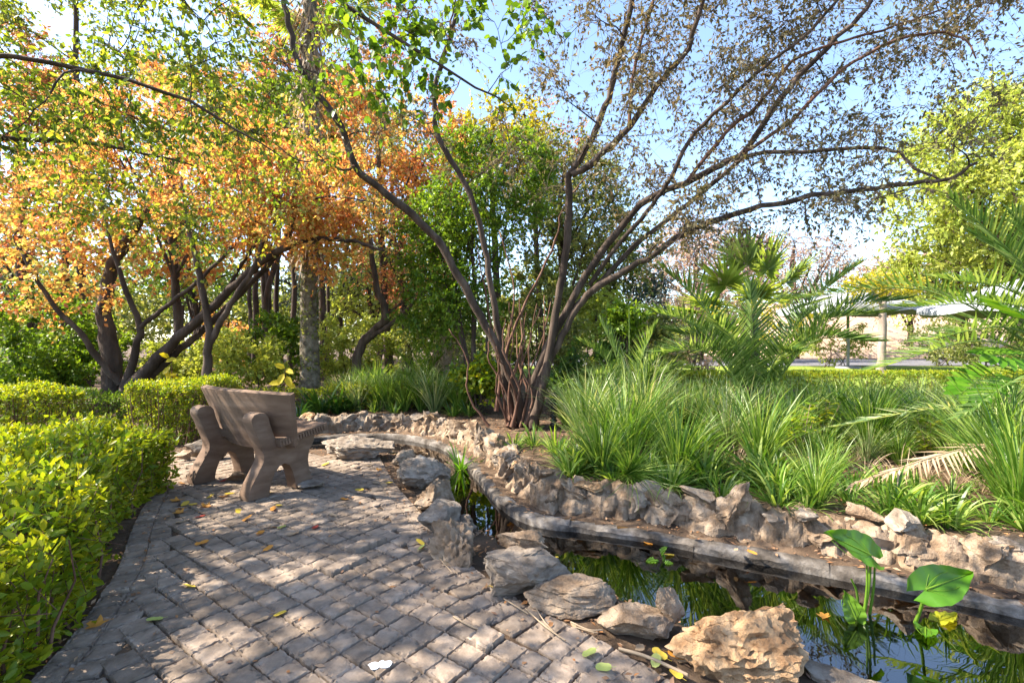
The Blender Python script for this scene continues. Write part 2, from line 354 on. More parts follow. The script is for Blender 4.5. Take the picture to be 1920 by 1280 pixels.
for a in range(-40, 40):
    for bq in range(-40, 40):
        ox, oy = a * S, bq * S
        for k in (-1, 1):
            if (a + bq) % 2 == 0: lx, ly, rr = ox, oy + k * S / 4, 0.0
            else: lx, ly, rr = ox + k * S / 4, oy, math.pi / 2
            blocks.append((lx * ca - ly * sa - 1.0, lx * sa + ly * ca + 3.0, ang + rr))
blocks = np.array(blocks); dx = np.stack([np.cos(blocks[:, 2]), np.sin(blocks[:, 2])], 1) * BL / 4
def fits(q): return inside(q, PATH) & (dist(q, RIGHT_EDGE) > .26) & (dist(q, LEFT_EDGE) > .165) & (q[:, 1] < 6.6) & (q[:, 1] > -.3)
fa, fb = fits(blocks[:, :2] - dx), fits(blocks[:, :2] + dx)
full = np.column_stack([blocks, np.zeros(len(blocks))])[fa & fb]
hv = np.vstack([np.column_stack([blocks[:, :2] - dx, blocks[:, 2], np.ones(len(blocks))])[fa & ~fb], np.column_stack([blocks[:, :2] + dx, blocks[:, 2], np.ones(len(blocks))])[fb & ~fa]])
blocks = np.vstack([full, hv])
def course(line, off, side):
    seg = np.concatenate([[0], np.cumsum(np.linalg.norm(np.diff(line, axis=0), axis=1))]); out = []
    for s in np.arange(.05, seg[-1], BW + .006):
        x = np.interp(s, seg, line[:, 0]); y = np.interp(s, seg, line[:, 1])
        x2 = np.interp(s + .05, seg, line[:, 0]); y2 = np.interp(s + .05, seg, line[:, 1])
        t = np.array([x2 - x, y2 - y]); t /= max(np.linalg.norm(t), 1e-6); nrm = np.array([t[1], -t[0]]) * side
        out.append((x + nrm[0] * off, y + nrm[1] * off, math.atan2(nrm[1], nrm[0]), 2))
    return np.array(out)
cR = course(RIGHT_EDGE, .14, 1); cL = course(LEFT_EDGE, .06, -1)
blocks = np.vstack([blocks, cR[cR[:, 1] > -.3], cL[(cL[:, 1] > -.3)]])
depth = blocks[:, 1]; uu = CX + F_PX * blocks[:, 0] / np.maximum(depth, .1); vv_ = CY + F_PX * CAM_H / np.maximum(depth, .1)
vis = (depth > 1.7) & (uu > -40) & (uu < 1960) & (vv_ < 1360)
score = np.where(vis, 1.0 / np.maximum(depth, .1), -1)
order = np.argsort(-score)
LIFT = {}
for (u, v, dz, tl) in [(690, 1022, .028, 5), (655, 1052, .02, -4), (925, 1178, .018, 4), (540, 1085, .008, 2), (265, 1085, .012, 4)]:
    p = P(u, v); j = int(np.argmin(((blocks[:, :2] - p[:2]) ** 2).sum(1))); LIFT[j] = (dz, tl)
mbs = MB(); cnt = 0
for j in order:
    x, y, a, hf = blocks[j]; dz, tl = LIFT.get(int(j), (rng.normal(0, .0022), rng.normal(0, .6)))
    tx, ty = R(rng.normal(0, .7) + tl), R(rng.normal(0, .7)); a += rng.normal(0, .012)
    k = rng.integers(10) if hf != 1 else 10 + rng.integers(4)
    if hf == 2: dz -= .006
    if rng.random() < .5: a += math.pi
    if cnt < 295 and score[j] > 0:
        link('paver', PVM[k], path, (x, y, dz), (tx, ty, a)); cnt += 1
    elif y > .9:
        v, f = PV[k]; m3 = np.array(Matrix.Rotation(a, 3, 'Z') @ Matrix.Rotation(ty, 3, 'Y') @ Matrix.Rotation(tx, 3, 'X'))
        mbs.add(v @ m3.T + [x, y, dz], f)
o = mbs.build('paver_field', M['paver'], path); tag(o, kind='stuff')

# ------------------------------------------------------------------ pond kerb, rock wall, stones
def offset(line, d):
    t = norm(np.gradient(line, axis=0)); return line + np.stack([-t[:, 1], t[:, 0]], 1) * d
prof = np.array([(-.03, -.5), (-.04, -.15), (-.035, -.10), (-.015, -.082), (.02, -.073), (.06, -.075), (.095, -.088), (.12, -.12), (.12, -.5)])
kerb = thing('pond_kerb', 'curved weathered grey concrete kerb edging the pond below the rock wall', 'kerb')
KL = smooth_line(LIP[::2], 420); cuts = [0, 52, 98, 150, 187, 229, 276, 311, 352, 419]
KN = np.array([[mnoise.fractal(Vector((x * 5, y * 5, q * 3.1)), .8, 2.1, 4) for q in range(len(prof))] for x, y in KL])
for a_, b_ in zip(cuts[:-1], cuts[1:]):
    seg_ = []; dz = rng.normal(0, .004)
    for q, (off, z) in enumerate(prof):
        ln = offset(KL, off + rng.normal(0, .003)) ; amp = .012 if 1 <= q <= 7 else 0
        seg_.append(np.column_stack([ln + (offset(ln, 1) - ln) * (KN[:, q] * amp)[:, None], z + dz + KN[:, q] * amp])[a_:b_ + 1])
    v = np.stack(seg_, 1); n0, k0 = v.shape[:2]; i = np.arange(n0 - 1)[:, None] * k0 + np.arange(k0 - 1)[None]
    mb = MB(); mb.add(v.reshape(-1, 3), np.stack([i, i + k0, i + k0 + 1, i + 1], -1).reshape(-1, 4))
    mb.build('kerb_segment', M['kerb'], kerb, smooth=True).data.set_sharp_from_angle(angle=R(45))

_ico = {}
def ico(s):
    if s not in _ico:
        bm = bmesh.new(); bmesh.ops.create_icosphere(bm, subdivisions=s, radius=1.0)
        _ico[s] = (np.array([v.co[:] for v in bm.verts]), np.array([[v.index for v in f.verts] for f in bm.faces])); bm.free()
    return _ico[s]
def rock_geo(seed, dims, sub=3, facets=9, rough=.10, pit=0.0, lo=.45, hi=.8, flat=0.0):
    r = np.random.default_rng(seed); v, f = ico(sub); v = v.copy()
    for _ in range(facets):
        nn = norm(r.normal(size=3)); c = r.uniform(lo, hi); dd = v @ nn - c; v -= np.clip(dd, 0, None)[:, None] * nn
    if flat > 0: v[:, 2] = np.where(v[:, 2] > flat, flat + .12 * (v[:, 2] - flat), v[:, 2])
    sh = r.uniform(-50, 50, 3); ax_ = norm(np.array([.35, .2, 1.0]) + r.normal(0, .35, 3)); nn = norm(v); out = np.zeros(len(v))
    for q in range(len(v)):
        p = Vector(v[q] * 1.7 + sh); a = mnoise.fractal(p, .6, 2.1, 7) * rough - abs(mnoise.noise(p * 2.3)) * rough * .7
        w = (p.x * ax_[0] + p.y * ax_[1] + p.z * ax_[2]) * 2.2 + .7 * mnoise.noise(p * 1.3); a -= rough * .38 * (w - math.floor(w)) ** 2
        if pit > 0:
            w = mnoise.noise(p * 4.0); a -= pit * max(0.0, w) * 1.2; a += pit * .5 * mnoise.noise(p * 9.0)
        out[q] = a
    v = v + nn * out[:, None]
    v /= np.abs(v).max(0)
    return v * np.asarray(dims) * .5, f
def rot3(rx, ry, rz): return np.array(Matrix.Rotation(rz, 3, 'Z') @ Matrix.Rotation(ry, 3, 'Y') @ Matrix.Rotation(rx, 3, 'X'))

wall = thing('rock_wall', 'rough tan rock retaining wall between the pond kerb and the planting bed', 'wall')
WL = offset(LIP, .29); seg = np.concatenate([[0], np.cumsum(np.linalg.norm(np.diff(WL, axis=0), axis=1))])
# craggy mortared core between the rocks
LF = smooth_line(LIP[::4], 760)
core = []; cc_ = []
for off, z in [(.16, -.12), (.185, -.07), (.20, -.02), (.215, .03), (.235, .075), (.26, .115), (.295, .145), (.34, .155), (.39, .15), (.44, .14), (.50, .12), (.56, .06)]:
    core.append(np.column_stack([offset(LF, off), np.full(len(LF), z)]))
v = np.stack(core, 1); k0 = v.shape[1]; nn = norm(np.cross(np.gradient(v, axis=0), np.gradient(v, axis=1))); nn = np.where(nn[..., 2:3] < 0, -nn, nn)
fl_ = v.reshape(-1, 3); dsp = np.zeros(len(fl_)); rc = np.zeros(len(fl_))
for q in range(len(fl_)):
    p = Vector(fl_[q]); p2 = p * 4.2 + Vector((mnoise.noise(p * 5), mnoise.noise(p * 5 + Vector((9, 0, 0))), 0)) * .5
    dd, pts = mnoise.voronoi(p2); e = min((dd[1] - dd[0]) * 2.2, 1.0)
    dsp[q] = .075 * e ** .6 - .045 + .05 * mnoise.fractal(p * 9, .9, 2.1, 4) + .05 * mnoise.noise(p * 1.7)
v = v + nn * dsp.reshape(v.shape[:2])[..., None]
i = np.arange(len(LF) - 1)[:, None] * k0 + np.arange(k0 - 1)[None]
mb = MB(); mb.add(v.reshape(-1, 3), np.stack([i, i + k0, i + k0 + 1, i + 1], -1).reshape(-1, 4)); o = mb.build('mortar_core', M['mortar'], wall, smooth=True); o.data.set_sharp_from_angle(angle=R(38))
s = .15; q = 0
while s < seg[-1] - .3:
    x = np.interp(s, seg, WL[:, 0]); y = np.interp(s, seg, WL[:, 1])
    x2 = np.interp(s + .05, seg, WL[:, 0]); y2 = np.interp(s + .05, seg, WL[:, 1]); a = math.atan2(y2 - y, x2 - x)
    near = y < 4.6
    w = rng.uniform(.2, .46) if near else rng.uniform(.2, .38)
    h = rng.uniform(.24, .36) if near else rng.uniform(.26, .44)
    v, f = rock_geo(1000 + q, (w * 1.25, rng.uniform(.2, .3), h), 4, 13, .2, .07 if rng.random() < .5 else .0, .3, .7)
    mb = MB(); mb.add(v, f); me = mb.mesh('rock', M[['rock_tan', 'rock_tan', 'rock_grey'][rng.integers(3)]], smooth=True); me.set_sharp_from_angle(angle=R(32))
    link('rock', me, wall, (x + rng.normal(0, .02), y + rng.normal(0, .02), -.03 + h * rng.uniform(.22, .36)), (rng.normal(0, .15), rng.normal(0, .25), a + rng.normal(0, .25)))
    if rng.random() < .62:
        v, f = rock_geo(3000 + q, (rng.uniform(.16, .34), rng.uniform(.14, .22), rng.uniform(.08, .15)), 3, 12, .18, 0, .3, .7)
        mb = MB(); mb.add(v, f); me = mb.mesh('rock', M[['rock_tan', 'rock_grey', 'rock_orange'][rng.integers(3)]], smooth=True); me.set_sharp_from_angle(angle=R(32))
        link('rock', me, wall, (x + rng.normal(0, .06), y + rng.uniform(-.02, .08), .14 + rng.uniform(0, .07)), (rng.normal(0, .2), rng.normal(0, .2), a + rng.normal(0, .5)))
    s += w * .8; q += 1

def stone(u, v, depth_off, w, dp, h, mat, label, seed, rz=0., tilt=(0, 0), z0=-.03, sub=5, facets=14, rough=.14, pit=0., flat=0., name='edging_stone', group='stones edging the pond beside the path', lo=.35, hi=.75, cat='stone'):
    p = P(u, v, 0.0); vv, f = rock_geo(seed, (w, dp, h), sub, facets, rough, pit, lo, hi, flat)
    vv = vv @ rot3(tilt[0], tilt[1], rz).T
    vv[:, 2] -= vv[:, 2].min()
    mb = MB(); mb.add(vv, f); o = mb.build(name, M[mat], smooth=True); o.data.set_sharp_from_angle(angle=R(34))
    o.location = (p[0] - (.07 if name == 'edging_stone' and 780 < u < 900 else 0), p[1] + depth_off, z0)
    return tag(o, label, cat, group)
stone(1432, 1290, .18, .62, .50, .35, 'rock_orange', 'large pitted orange-brown boulder between path and pond', 11, .3, z0=-.08, pit=.09, rough=.17, facets=9, lo=.45, hi=.8)
stone(1650, 1295, .10, .46, .26, .26, 'rock_grey', 'smooth pale grey stone dipping into the water by the pitted boulder', 12, -.4, (0, .12), z0=-.22, flat=.5, rough=.06)
stone(1215, 1215, .15, .42, .26, .20, 'rock_tan', 'low brown stone with an upright knob on one end', 13, .15, (0, -.1), z0=-.05, flat=.45, rough=.1)
stone(1266, 1185, .06, .17, .13, .19, 'rock_tan', 'upright knob of pale rock rising from the low brown stone', 14, .3, z0=.02, sub=4)
stone(1090, 1165, .19, .56, .36, .20, 'rock_tan', 'flat-topped brown block with a cracked upper face', 15, .35, (.06, .03), z0=-.04, flat=.4, rough=.09, lo=.5, hi=.8)
stone(990, 1125, .22, .58, .48, .27, 'rock_grey', 'broad sloping grey slab carrying a thin cap stone', 16, .5, (.22, .12), z0=-.04, flat=.45, rough=.09)
stone(985, 1072, .0, .36, .24, .10, 'rock_tan', 'thin flat cap stone lying on the sloping slab', 17, -.1, (.03, .05), z0=.125, flat=.35, rough=.1, facets=18)
stone(874, 1062, .16, .38, .38, .31, 'rock_tan', 'pitted upright tan stone where the path narrows towards the slab', 18, .2, z0=-.04, pit=.11)
stone(838, 1004, .13, .34, .32, .26, 'rock_grey', 'wedge-shaped grey stone with a sharp smooth face', 19, .8, (0, .3), z0=-.04, facets=16, rough=.05, lo=.3, hi=.65)
stone(870, 1005, .20, .2, .5, .27, 'rock_grey', 'narrow dark slab leaning over the water behind the wedge stone', 20, .5, (0, .35), z0=-.1)
stone(824, 958, .16, .40, .40, .34, 'rock_tan', 'brown square-headed stone standing behind the wedge stone', 21, .4, z0=-.04)
stone(806, 918, .18, .54, .52, .32, 'rock_grey', 'long ribbed grey stone between the square-headed stone and the small rounded one', 22, .9, z0=-.04)
stone(757, 884, .12, .32, .3, .27, 'rock_tan', 'small rounded stone next to the long low boulder', 23, .2, z0=-.04, facets=8, lo=.5, hi=.8)
stone(655, 865, .28, 1.0, .55, .34, 'rock_grey', 'long low pale boulder at the end of the pond near the bench', 24, -.12, (0, .06), z0=-.05, rough=.15, facets=10, lo=.5, hi=.8)
BG = 'stones lying round the bench'
stone(438, 905, .06, .26, .16, .12, 'rock_tan', 'square-cut block lying under the bench', 31, .3, z0=-.005, sub=3, facets=14, group=BG, name='loose_stone')
stone(575, 920, .10, .34, .26, .07, 'rock_grey', 'flat grey stone lying at the foot of the bench front leg', 32, .2, z0=-.005, sub=3, flat=.4, group=BG, name='loose_stone')
for k, (u, v, w, h, lab) in enumerate([(352, 862, .34, .26, 'dark squarish stone behind the bench beneath the clipped hedge'), (330, 868, .22, .14, 'small pale stone at the hedge corner behind the bench'), (385, 868, .28, .2, 'tan stone behind the far bench leg'),
        (440, 850, .42, .17, 'long flat stone visible between the bench legs'), (490, 846, .36, .2, 'mossy stone behind the middle of the bench'), (400, 838, .4, .24, 'grey stone stacked at the back of the bench stones')]):
    stone(u, v, .15, w, w * .7, h, ['rock_grey', 'rock_tan'][k % 2], lab, 40 + k, k * .7, z0=-.02, sub=3, group=BG, name='loose_stone')

# ------------------------------------------------------------------ bench
AX = Vector((.85, -.527, 0)).normalized()
bench = thing('garden_bench', 'brown cast concrete garden bench with curved back on the paved path', 'bench')
bench.location = (-2.70, 4.60, 0); bench.rotation_euler = (0, 0, math.atan2(AX.y, AX.x))
def bev(bm, w, seg=2):
    bmesh.ops.bevel(bm, geom=list(bm.edges), offset=w, segments=seg, profile=.6, affect='EDGES', clamp_overlap=True)
def bmobj(name, bm, mat, parent, smooth=True):
    bmesh.ops.recalc_face_normals(bm, faces=list(bm.faces)); me = bpy.data.meshes.new(name); bm.to_mesh(me); bm.free(); me.materials.append(mat)
    if smooth:
        for p_ in me.polygons: p_.use_smooth = True
        me.set_sharp_from_angle(angle=R(40))
    return link(name, me, parent)
SUP = [(-.11, 0), (-.115, .05), (-.085, .13), (-.02, .24), (.025, .32), (.03, .38), (.0, .47), (-.05, .60), (-.085, .68), (-.085, .72), (-.06, .752), (-.01, .765), (.04, .755), (.07, .72), (.09, .64), (.13, .53), (.19, .475),
       (.34, .50), (.50, .525), (.545, .49), (.54, .42), (.49, .34), (.475, .26), (.49, .15), (.52, .06), (.53, 0), (.35, 0), (.335, .08), (.31, .17), (.28, .235), (.23, .265), (.18, .25), (.13, .19), (.095, .10), (.085, .04), (.085, 0)]
for sx in (-.47, .47):
    bm = bmesh.new(); fr_ = bm.faces.new([bm.verts.new((sx - .075, y, z)) for y, z in SUP])
    r_ = bmesh.ops.extrude_face_region(bm, geom=[fr_]); bmesh.ops.translate(bm, verts=[e for e in r_['geom'] if isinstance(e, bmesh.types.BMVert)], vec=(.15, 0, 0))
    sharp = [e for e in bm.edges if len(e.link_faces) == 2 and abs(e.verts[0].co.x - e.verts[1].co.x) < 1e-5]
    bmesh.ops.bevel(bm, geom=sharp, offset=.009, segments=2, profile=.6, affect='EDGES', clamp_overlap=True)
    bmobj('leg_support', bm, M['bench'], bench)
def curved_slab(nx, ny, fn, th):
    """grid surface fn(s,t)->point; thickness along -normal"""
    s = np.linspace(-1, 1, nx); t = np.linspace(0, 1, ny); A = np.array([[fn(a, b_) for a in s] for b_ in t])
    du = np.gradient(A, axis=1); dv = np.gradient(A, axis=0); nn = norm(np.cross(du, dv)); B = A - nn * th
    bm = bmesh.new(); va = [[bm.verts.new(p) for p in r_] for r_ in A]; vb = [[bm.verts.new(p) for p in r_] for r_ in B]
    for j in range(ny - 1):
        for i in range(nx - 1):
            bm.faces.new((va[j][i], va[j][i + 1], va[j + 1][i + 1], va[j + 1][i])); bm.faces.new((vb[j][i], vb[j + 1][i], vb[j + 1][i + 1], vb[j][i + 1]))
    for i in range(nx - 1):
        bm.faces.new((va[0][i], vb[0][i], vb[0][i + 1], va[0][i + 1])); bm.faces.new((va[-1][i], va[-1][i + 1], vb[-1][i + 1], vb[-1][i]))
    for j in range(ny - 1):
        bm.faces.new((va[j][0], va[j + 1][0], vb[j + 1][0], vb[j][0])); bm.faces.new((va[j][-1], vb[j][-1], vb[j + 1][-1], va[j + 1][-1]))
    sharp = [e for e in bm.edges if len(e.link_faces) == 2 and e.calc_face_angle(0) > .9]
    bmesh.ops.bevel(bm, geom=sharp, offset=.012, segments=2, profile=.6, affect='EDGES')
    return bm
def back_fn(s, t):
    half = .63 + .15 * t; x = s * half
    return (x, .165 - .15 * t + .13 * s * s - .02, .41 + .51 * t + .012 * (1 - s * s) * t - .03 * (1 - t) * (1 - s * s))
bk = bmobj('backrest', curved_slab(25, 9, back_fn, .06), M['bench'], bench)
seat_fn = lambda s, t: (s * .62, .13 + .50 * t, .50 + .085 * t + .01 * s * s)
st = bmobj('seat', curved_slab(13, 7, seat_fn, .07), M['bench'], bench)
for sx in (-.628, .628):
    for q in range(16):
        t = .06 + q * .058; x_, y_, z_ = seat_fn(sx / .62, t)
        bm = bmesh.new(); bmesh.ops.create_cube(bm, size=1.0)
        bmesh.ops.scale(bm, verts=bm.verts, vec=(.012, .015, .046)); bmesh.ops.rotate(bm, verts=bm.verts, cent=(0, 0, 0), matrix=Matrix.Rotation(R(14), 3, 'X'))
        bmesh.ops.translate(bm, verts=bm.verts, vec=(sx, y_, z_ - .036)); bmobj('carved_rib', bm, M['bench'], st, False)


# ------------------------------------------------------------------ vegetation helpers
def batch_tube(mb, Pn, Rn, ns=3, c=0.5):
    Pn = np.asarray(Pn); n, m, _ = Pn.shape
    if n == 0: return
    Rn = np.broadcast_to(Rn, (n, m)); t = norm(np.gradient(Pn, axis=1))
    ref = norm(rng.normal(size=(n, 1, 3))); x = norm(np.cross(t, np.broadcast_to(ref, t.shape))); y = np.cross(t, x)
    a = np.linspace(0, 2 * np.pi, ns, endpoint=False)
    v = Pn[:, :, None] + Rn[:, :, None, None] * (np.cos(a)[None, None, :, None] * x[:, :, None] + np.sin(a)[None, None, :, None] * y[:, :, None])
    i = np.arange(m - 1)[:, None] * ns; j = np.arange(ns)[None]; k = (j + 1) % ns
    f = np.stack([i + j, i + k, i + ns + k, i + ns + j], -1).reshape(-1, 4)
    f = (f[None] + (np.arange(n) * m * ns)[:, None, None]).reshape(-1, 4); mb.add(v, f, c)
def attach(nodes, nr, targets, mb, ns=4, rtip=.004, arch=.08, wob=.07, k=7, grow=.011, zpen=.5):
    nodes = np.asarray(nodes, float); nr = np.asarray(nr, float); targets = np.asarray(targets, float)
    cap = len(nodes) + len(targets) * k; A = np.zeros((cap, 3)); Rr = np.zeros(cap); c = len(nodes); A[:c] = nodes; Rr[:c] = nr
    dm = np.array([np.min(((nodes - t) ** 2).sum(1)) for t in targets]); out = []
    for t in targets[np.argsort(dm)]:
        dv = A[:c] - t; sco = np.sqrt((dv ** 2).sum(1)) + zpen * np.clip(dv[:, 2], 0, None); i = int(np.argmin(sco))
        p0 = A[i]; d = np.linalg.norm(t - p0)
        if d < .05: continue
        s = np.linspace(0, 1, k)[:, None]; line = p0 * (1 - s) + t * s
        off = norm(rng.normal(size=3)) * wob * d; line = line + np.sin(np.pi * s) * (off + np.array([0, 0, arch * d])) + np.sin(2 * np.pi * s) * rng.normal(0, wob * .4 * d, 3)
        r0 = min(Rr[i] * .75, rtip + grow * d); rad = np.linspace(max(r0, rtip), rtip, k)
        tube(mb, line, rad, ns); A[c:c + k - 1] = line[1:]; Rr[c:c + k - 1] = rad[1:]; c += k - 1; out.append(line)
    return out
def leafy(branches, mbT, mbL, twigs=8, tl=(.2, .5), nleaf=10, L=.04, W=.02, tmpl=T_DIA, droop=.15, t0=.3, spread=.8, rt=.0025, hang=.3, zb=.2, csd=.28, simple=False):
    if not branches: return
    B = np.stack(branches); n, k, _ = B.shape
    t = rng.uniform(t0, 1, (n, twigs)); t[:, 0] = 1.0; ft = t * (k - 1) * .9999; i = ft.astype(int); f = (ft - i)[..., None]
    ar = np.arange(n)[:, None]; p = B[ar, i] * (1 - f) + B[ar, np.minimum(i + 1, k - 1)] * f; tg = norm(B[ar, np.minimum(i + 1, k - 1)] - B[ar, i])
    clump = np.repeat(rng.random((n, 1)), twigs, 1).ravel()
    p = p.reshape(-1, 3); tg = tg.reshape(-1, 3); m = len(p)
    d = norm(tg * (1 - spread * .5) + spread * rdir(m, zb)); ln = rng.uniform(tl[0], tl[1], m)[:, None]
    s = np.linspace(0, 1, 4)[None, :, None]
    tw = p[:, None] + d[:, None] * s * ln[:, None] + np.array([0, 0, -1]) * droop * (s ** 2) * ln[:, None] + rng.normal(0, .03, (m, 4, 3)) * ln[:, None] * s
    if simple: batch_tube(mbT, tw[:, [0, 3]], np.array([[rt, rt * .35]]), 3)
    else: batch_tube(mbT, tw[:, [0, 1, 3]], np.array([[rt, rt * .75, rt * .35]]), 3)
    q = rng.uniform(.15, 1, (m, nleaf)); fq = q * 2.9999; i = fq.astype(int); f = (fq - i)[..., None]; ar = np.arange(m)[:, None]
    lp = tw[ar, i] * (1 - f) + tw[ar, i + 1] * f; lt = norm(tw[ar, i + 1] - tw[ar, i])
    N = m * nleaf; lp = lp.reshape(-1, 3); lt = lt.reshape(-1, 3)
    ld = norm(lt * .5 + rdir(N) * .9 + np.array([0, 0, -hang])); up = rdir(N, .9)
    sz = rng.uniform(.5, 1.45, N); c = np.clip(np.repeat(clump, nleaf) * .55 + .22 + rng.normal(0, csd, N), 0, 1)
    leaves(mbL, lp, ld, up, L * sz, W * sz, tmpl, c)
def in_ell(c, r, n, shell=.0):
    v = rdir(n); rad = (rng.uniform(shell ** 3, 1, n)) ** (1 / 3); return np.asarray(c) + v * rad[:, None] * np.asarray(r)
def polyd(pts):  # px polyline with depths -> points
    return np.array([D(*p) for p in pts])

def tree(name, label, group, trunks, targets, leaf, bark, lk, branch_kw={}, cat='tree', limb_names=None):
    t = thing(name, label, cat, group); nodes, nr = [], []
    base = trunks[0][0][0]
    for q, (pts, r0, r1) in enumerate(trunks):
        n_ = max(10, len(pts) * 4); ln = smooth_line(pts, n_); ln[1:-1] += rng.normal(0, .006 + r0 * .05, (n_ - 2, 3)); rad = np.linspace(1, 0, n_) ** .8 * (r0 - r1) + r1
        if np.linalg.norm(ln[0] - base) < .6: rad = rad * (1 + .5 * np.exp(-np.linspace(0, 1, n_) / .05))
        mb = MB(); tube(mb, ln, rad * (1 + rng.normal(0, .04, n_)), 10 if r0 > .04 else 7, cap=True)
        mb.build('trunk' if q == 0 else ('limb' if r0 > .027 else 'stem'), M['bark_red'] if r0 <= .027 and name == 'spreading_tree' else bark, t, smooth=True)
        a = int(n_ * .3); nodes.append(ln[a:]); nr.append(rad[a:])
    mbT, mbL = MB(), MB(); br = attach(np.vstack(nodes), np.concatenate(nr), targets, mbT, **branch_kw)
    leafy(br, mbT, mbL, **lk)
    mbT.build('branches', bark, t, smooth=True); mbL.build('crown', leaf, t)
    return t
def shrub(name, label, group, c, r, nt, leaf, lk, bark=None, cat='shrub', stems=6, z0=None):
    t = thing(name, label, cat, group); c = np.asarray(c, float); zb_ = gz(c[0], c[1]) if z0 is None else z0
    mbT, mbL = MB(), MB(); nodes, nr = [], []
    for q in range(stems):
        b0 = np.array([c[0] + rng.normal(0, r[0] * .12), c[1] + rng.normal(0, r[1] * .12), zb_ - .03]); e = c + rng.normal(0, .3, 3) * np.asarray(r)
        ln = smooth_line([b0, (b0 + e) / 2 + rng.normal(0, .06, 3) * r[0], e], 7); tube(mbT, ln, np.linspace(.022, .008, 7), 5); nodes.append(ln); nr.append(np.linspace(.02, .008, 7))
    tg = in_ell(c, r, nt, .35); tg = tg[tg[:, 2] > zb_ + .05]
    br = attach(np.vstack(nodes), np.concatenate(nr), tg, mbT, 3, .003, .05, .08, 5, .008)
    leafy(br, mbT, mbL, **lk)
    mbT.build('stems', bark or M['bark_dark'], t); mbL.build('foliage', leaf, t)
    return t

# ------------------------------------------------------------------ the big spreading tree by the pond
def limb(pts, d0, d1, r0, r1):
    n_ = len(pts); dd = np.linspace(d0, d1, n_); return (np.array([D(u, v, d) for (u, v), d in zip(pts, dd)]), r0, r1)
main_limbs = [
    limb([(978, 800), (968, 740), (945, 675), (905, 600), (862, 520), (820, 450), (770, 400), (700, 345), (665, 310), (640, 240), (600, 180), (565, 130), (545, 60), (530, 0), (520, -90)], 7.2, 5.6, 0.0638, 0.0270),
    limb([(962, 800), (948, 720), (938, 640), (925, 560), (908, 460), (880, 360), (825, 265), (815, 200), (818, 155), (840, 80), (862, 0), (875, -90)], 7.3, 6.2, 0.0504, 0.0210),
    limb([(1000, 800), (1018, 720), (1040, 600), (1060, 490), (1067, 400), (1068, 335), (1085, 300), (1115, 250), (1142, 180), (1162, 100), (1182, 20), (1195, -80)], 7.0, 5.8, 0.0591, 0.0270),
    limb([(1072, 328), (1120, 298), (1180, 235), (1240, 150), (1285, 100), (1305, 40), (1345, -70)], 6.4, 5.6, 0.0457, 0.0210),
    limb([(1180, 236), (1188, 140), (1208, 60), (1228, -10), (1240, -80)], 6.1, 5.7, 0.0235, 0.0120),
    limb([(985, 800), (1000, 715), (1055, 595), (1110, 500), (1160, 430), (1220, 372), (1290, 340), (1345, 312), (1395, 285), (1440, 220), (1500, 140), (1560, 80), (1620, 20), (1670, -60)], 7.2, 5.6, 0.0591, 0.0210),
    limb([(1060, 590), (1130, 525), (1200, 452), (1270, 398), (1340, 340), (1405, 292), (1500, 285), (1600, 277), (1680, 284), (1715, 315), (1760, 336)], 7.0, 5.7, 0.0390, 0.0132),
    limb([(990, 795), (1010, 720), (1040, 655), (1075, 590), (1110, 545), (1160, 515), (1220, 480), (1300, 430), (1400, 396), (1500, 372), (1600, 357), (1700, 345), (1780, 335), (1832, 305)], 7.1, 5.5, 0.0571, 0.0150),
    limb([(1105, 535), (1150, 470), (1210, 400), (1250, 345), (1300, 255), (1365, 190), (1420, 135), (1500, 75), (1580, -10)], 6.9, 5.4, 0.0349, 0.0150),
    limb([(1290, 338), (1370, 240), (1420, 200), (1480, 120), (1540, 90), (1640, 60), (1760, 20)], 6.2, 5.2, 0.0269, 0.0090),
    limb([(1395, 285), (1480, 230), (1580, 130), (1700, 70), (1800, 66), (1830, 110)], 6.0, 5.2, 0.0255, 0.0072),
    limb([(930, 770), (942, 690), (962, 620), (1000, 540), (1042, 450), (1056, 390), (1100, 330)], 7.2, 7.4, 0.0255, 0.0096),
    limb([(665, 312), (640, 318), (600, 300), (560, 300), (500, 260)], 6.25, 6.0, 0.0175, 0.0060),
    limb([(838, 92), (850, 20), (872, -60)], 6.4, 6.2, 0.0148, 0.0072),
]
for k in range(20):
    u0 = 968 + rng.normal(0, 20); u1 = u0 + (u0 - 966) * 1.3 + rng.normal(0, 22); v1 = rng.uniform(430, 660)
    main_limbs.append(limb([(u0, 800), ((u0 * 2 + u1) / 3 + rng.normal(0, 11), 800 - (800 - v1) * .35), ((u0 + u1 * 2) / 3 + rng.normal(0, 13), 800 - (800 - v1) * .7), (u1, v1)], 7.15 + rng.normal(0, .15), 7.3 + rng.normal(0, .5), rng.uniform(.014, .027), .006))
tg = []
while len(tg) < 390:
    u = rng.uniform(985, 2150); v = rng.uniform(-380, 500); lim = np.interp(u, [985, 1100, 1250, 1500, 1700, 1800, 1950, 2150], [330, 400, 470, 440, 380, 320, 260, 150])
    if (u > 1740 and v > 120 and rng.random() < .7) or v > lim or (u < 1100 and rng.random() < .5) or (rng.random() < .35 and 1000 < u < 1150 and v < 150): continue
    tg.append(D(u, v, rng.uniform(4.9, 8.4)))
for k in range(26): tg.append(D(rng.uniform(560, 960), rng.uniform(-200, 330), rng.uniform(5.6, 7.2)))
big = tree('spreading_tree', 'multi-stemmed spreading tree with sparse dark leaves rising from the pond bank', None, main_limbs, tg, M['lf_main'], M['bark'],
     dict(twigs=16, tl=(.25, .65), nleaf=10, L=.055, W=.026, droop=.4, t0=.15, spread=.95, rt=.0028, hang=.4), dict(ns=5, arch=.10, wob=.09, rtip=.0045, grow=.012))

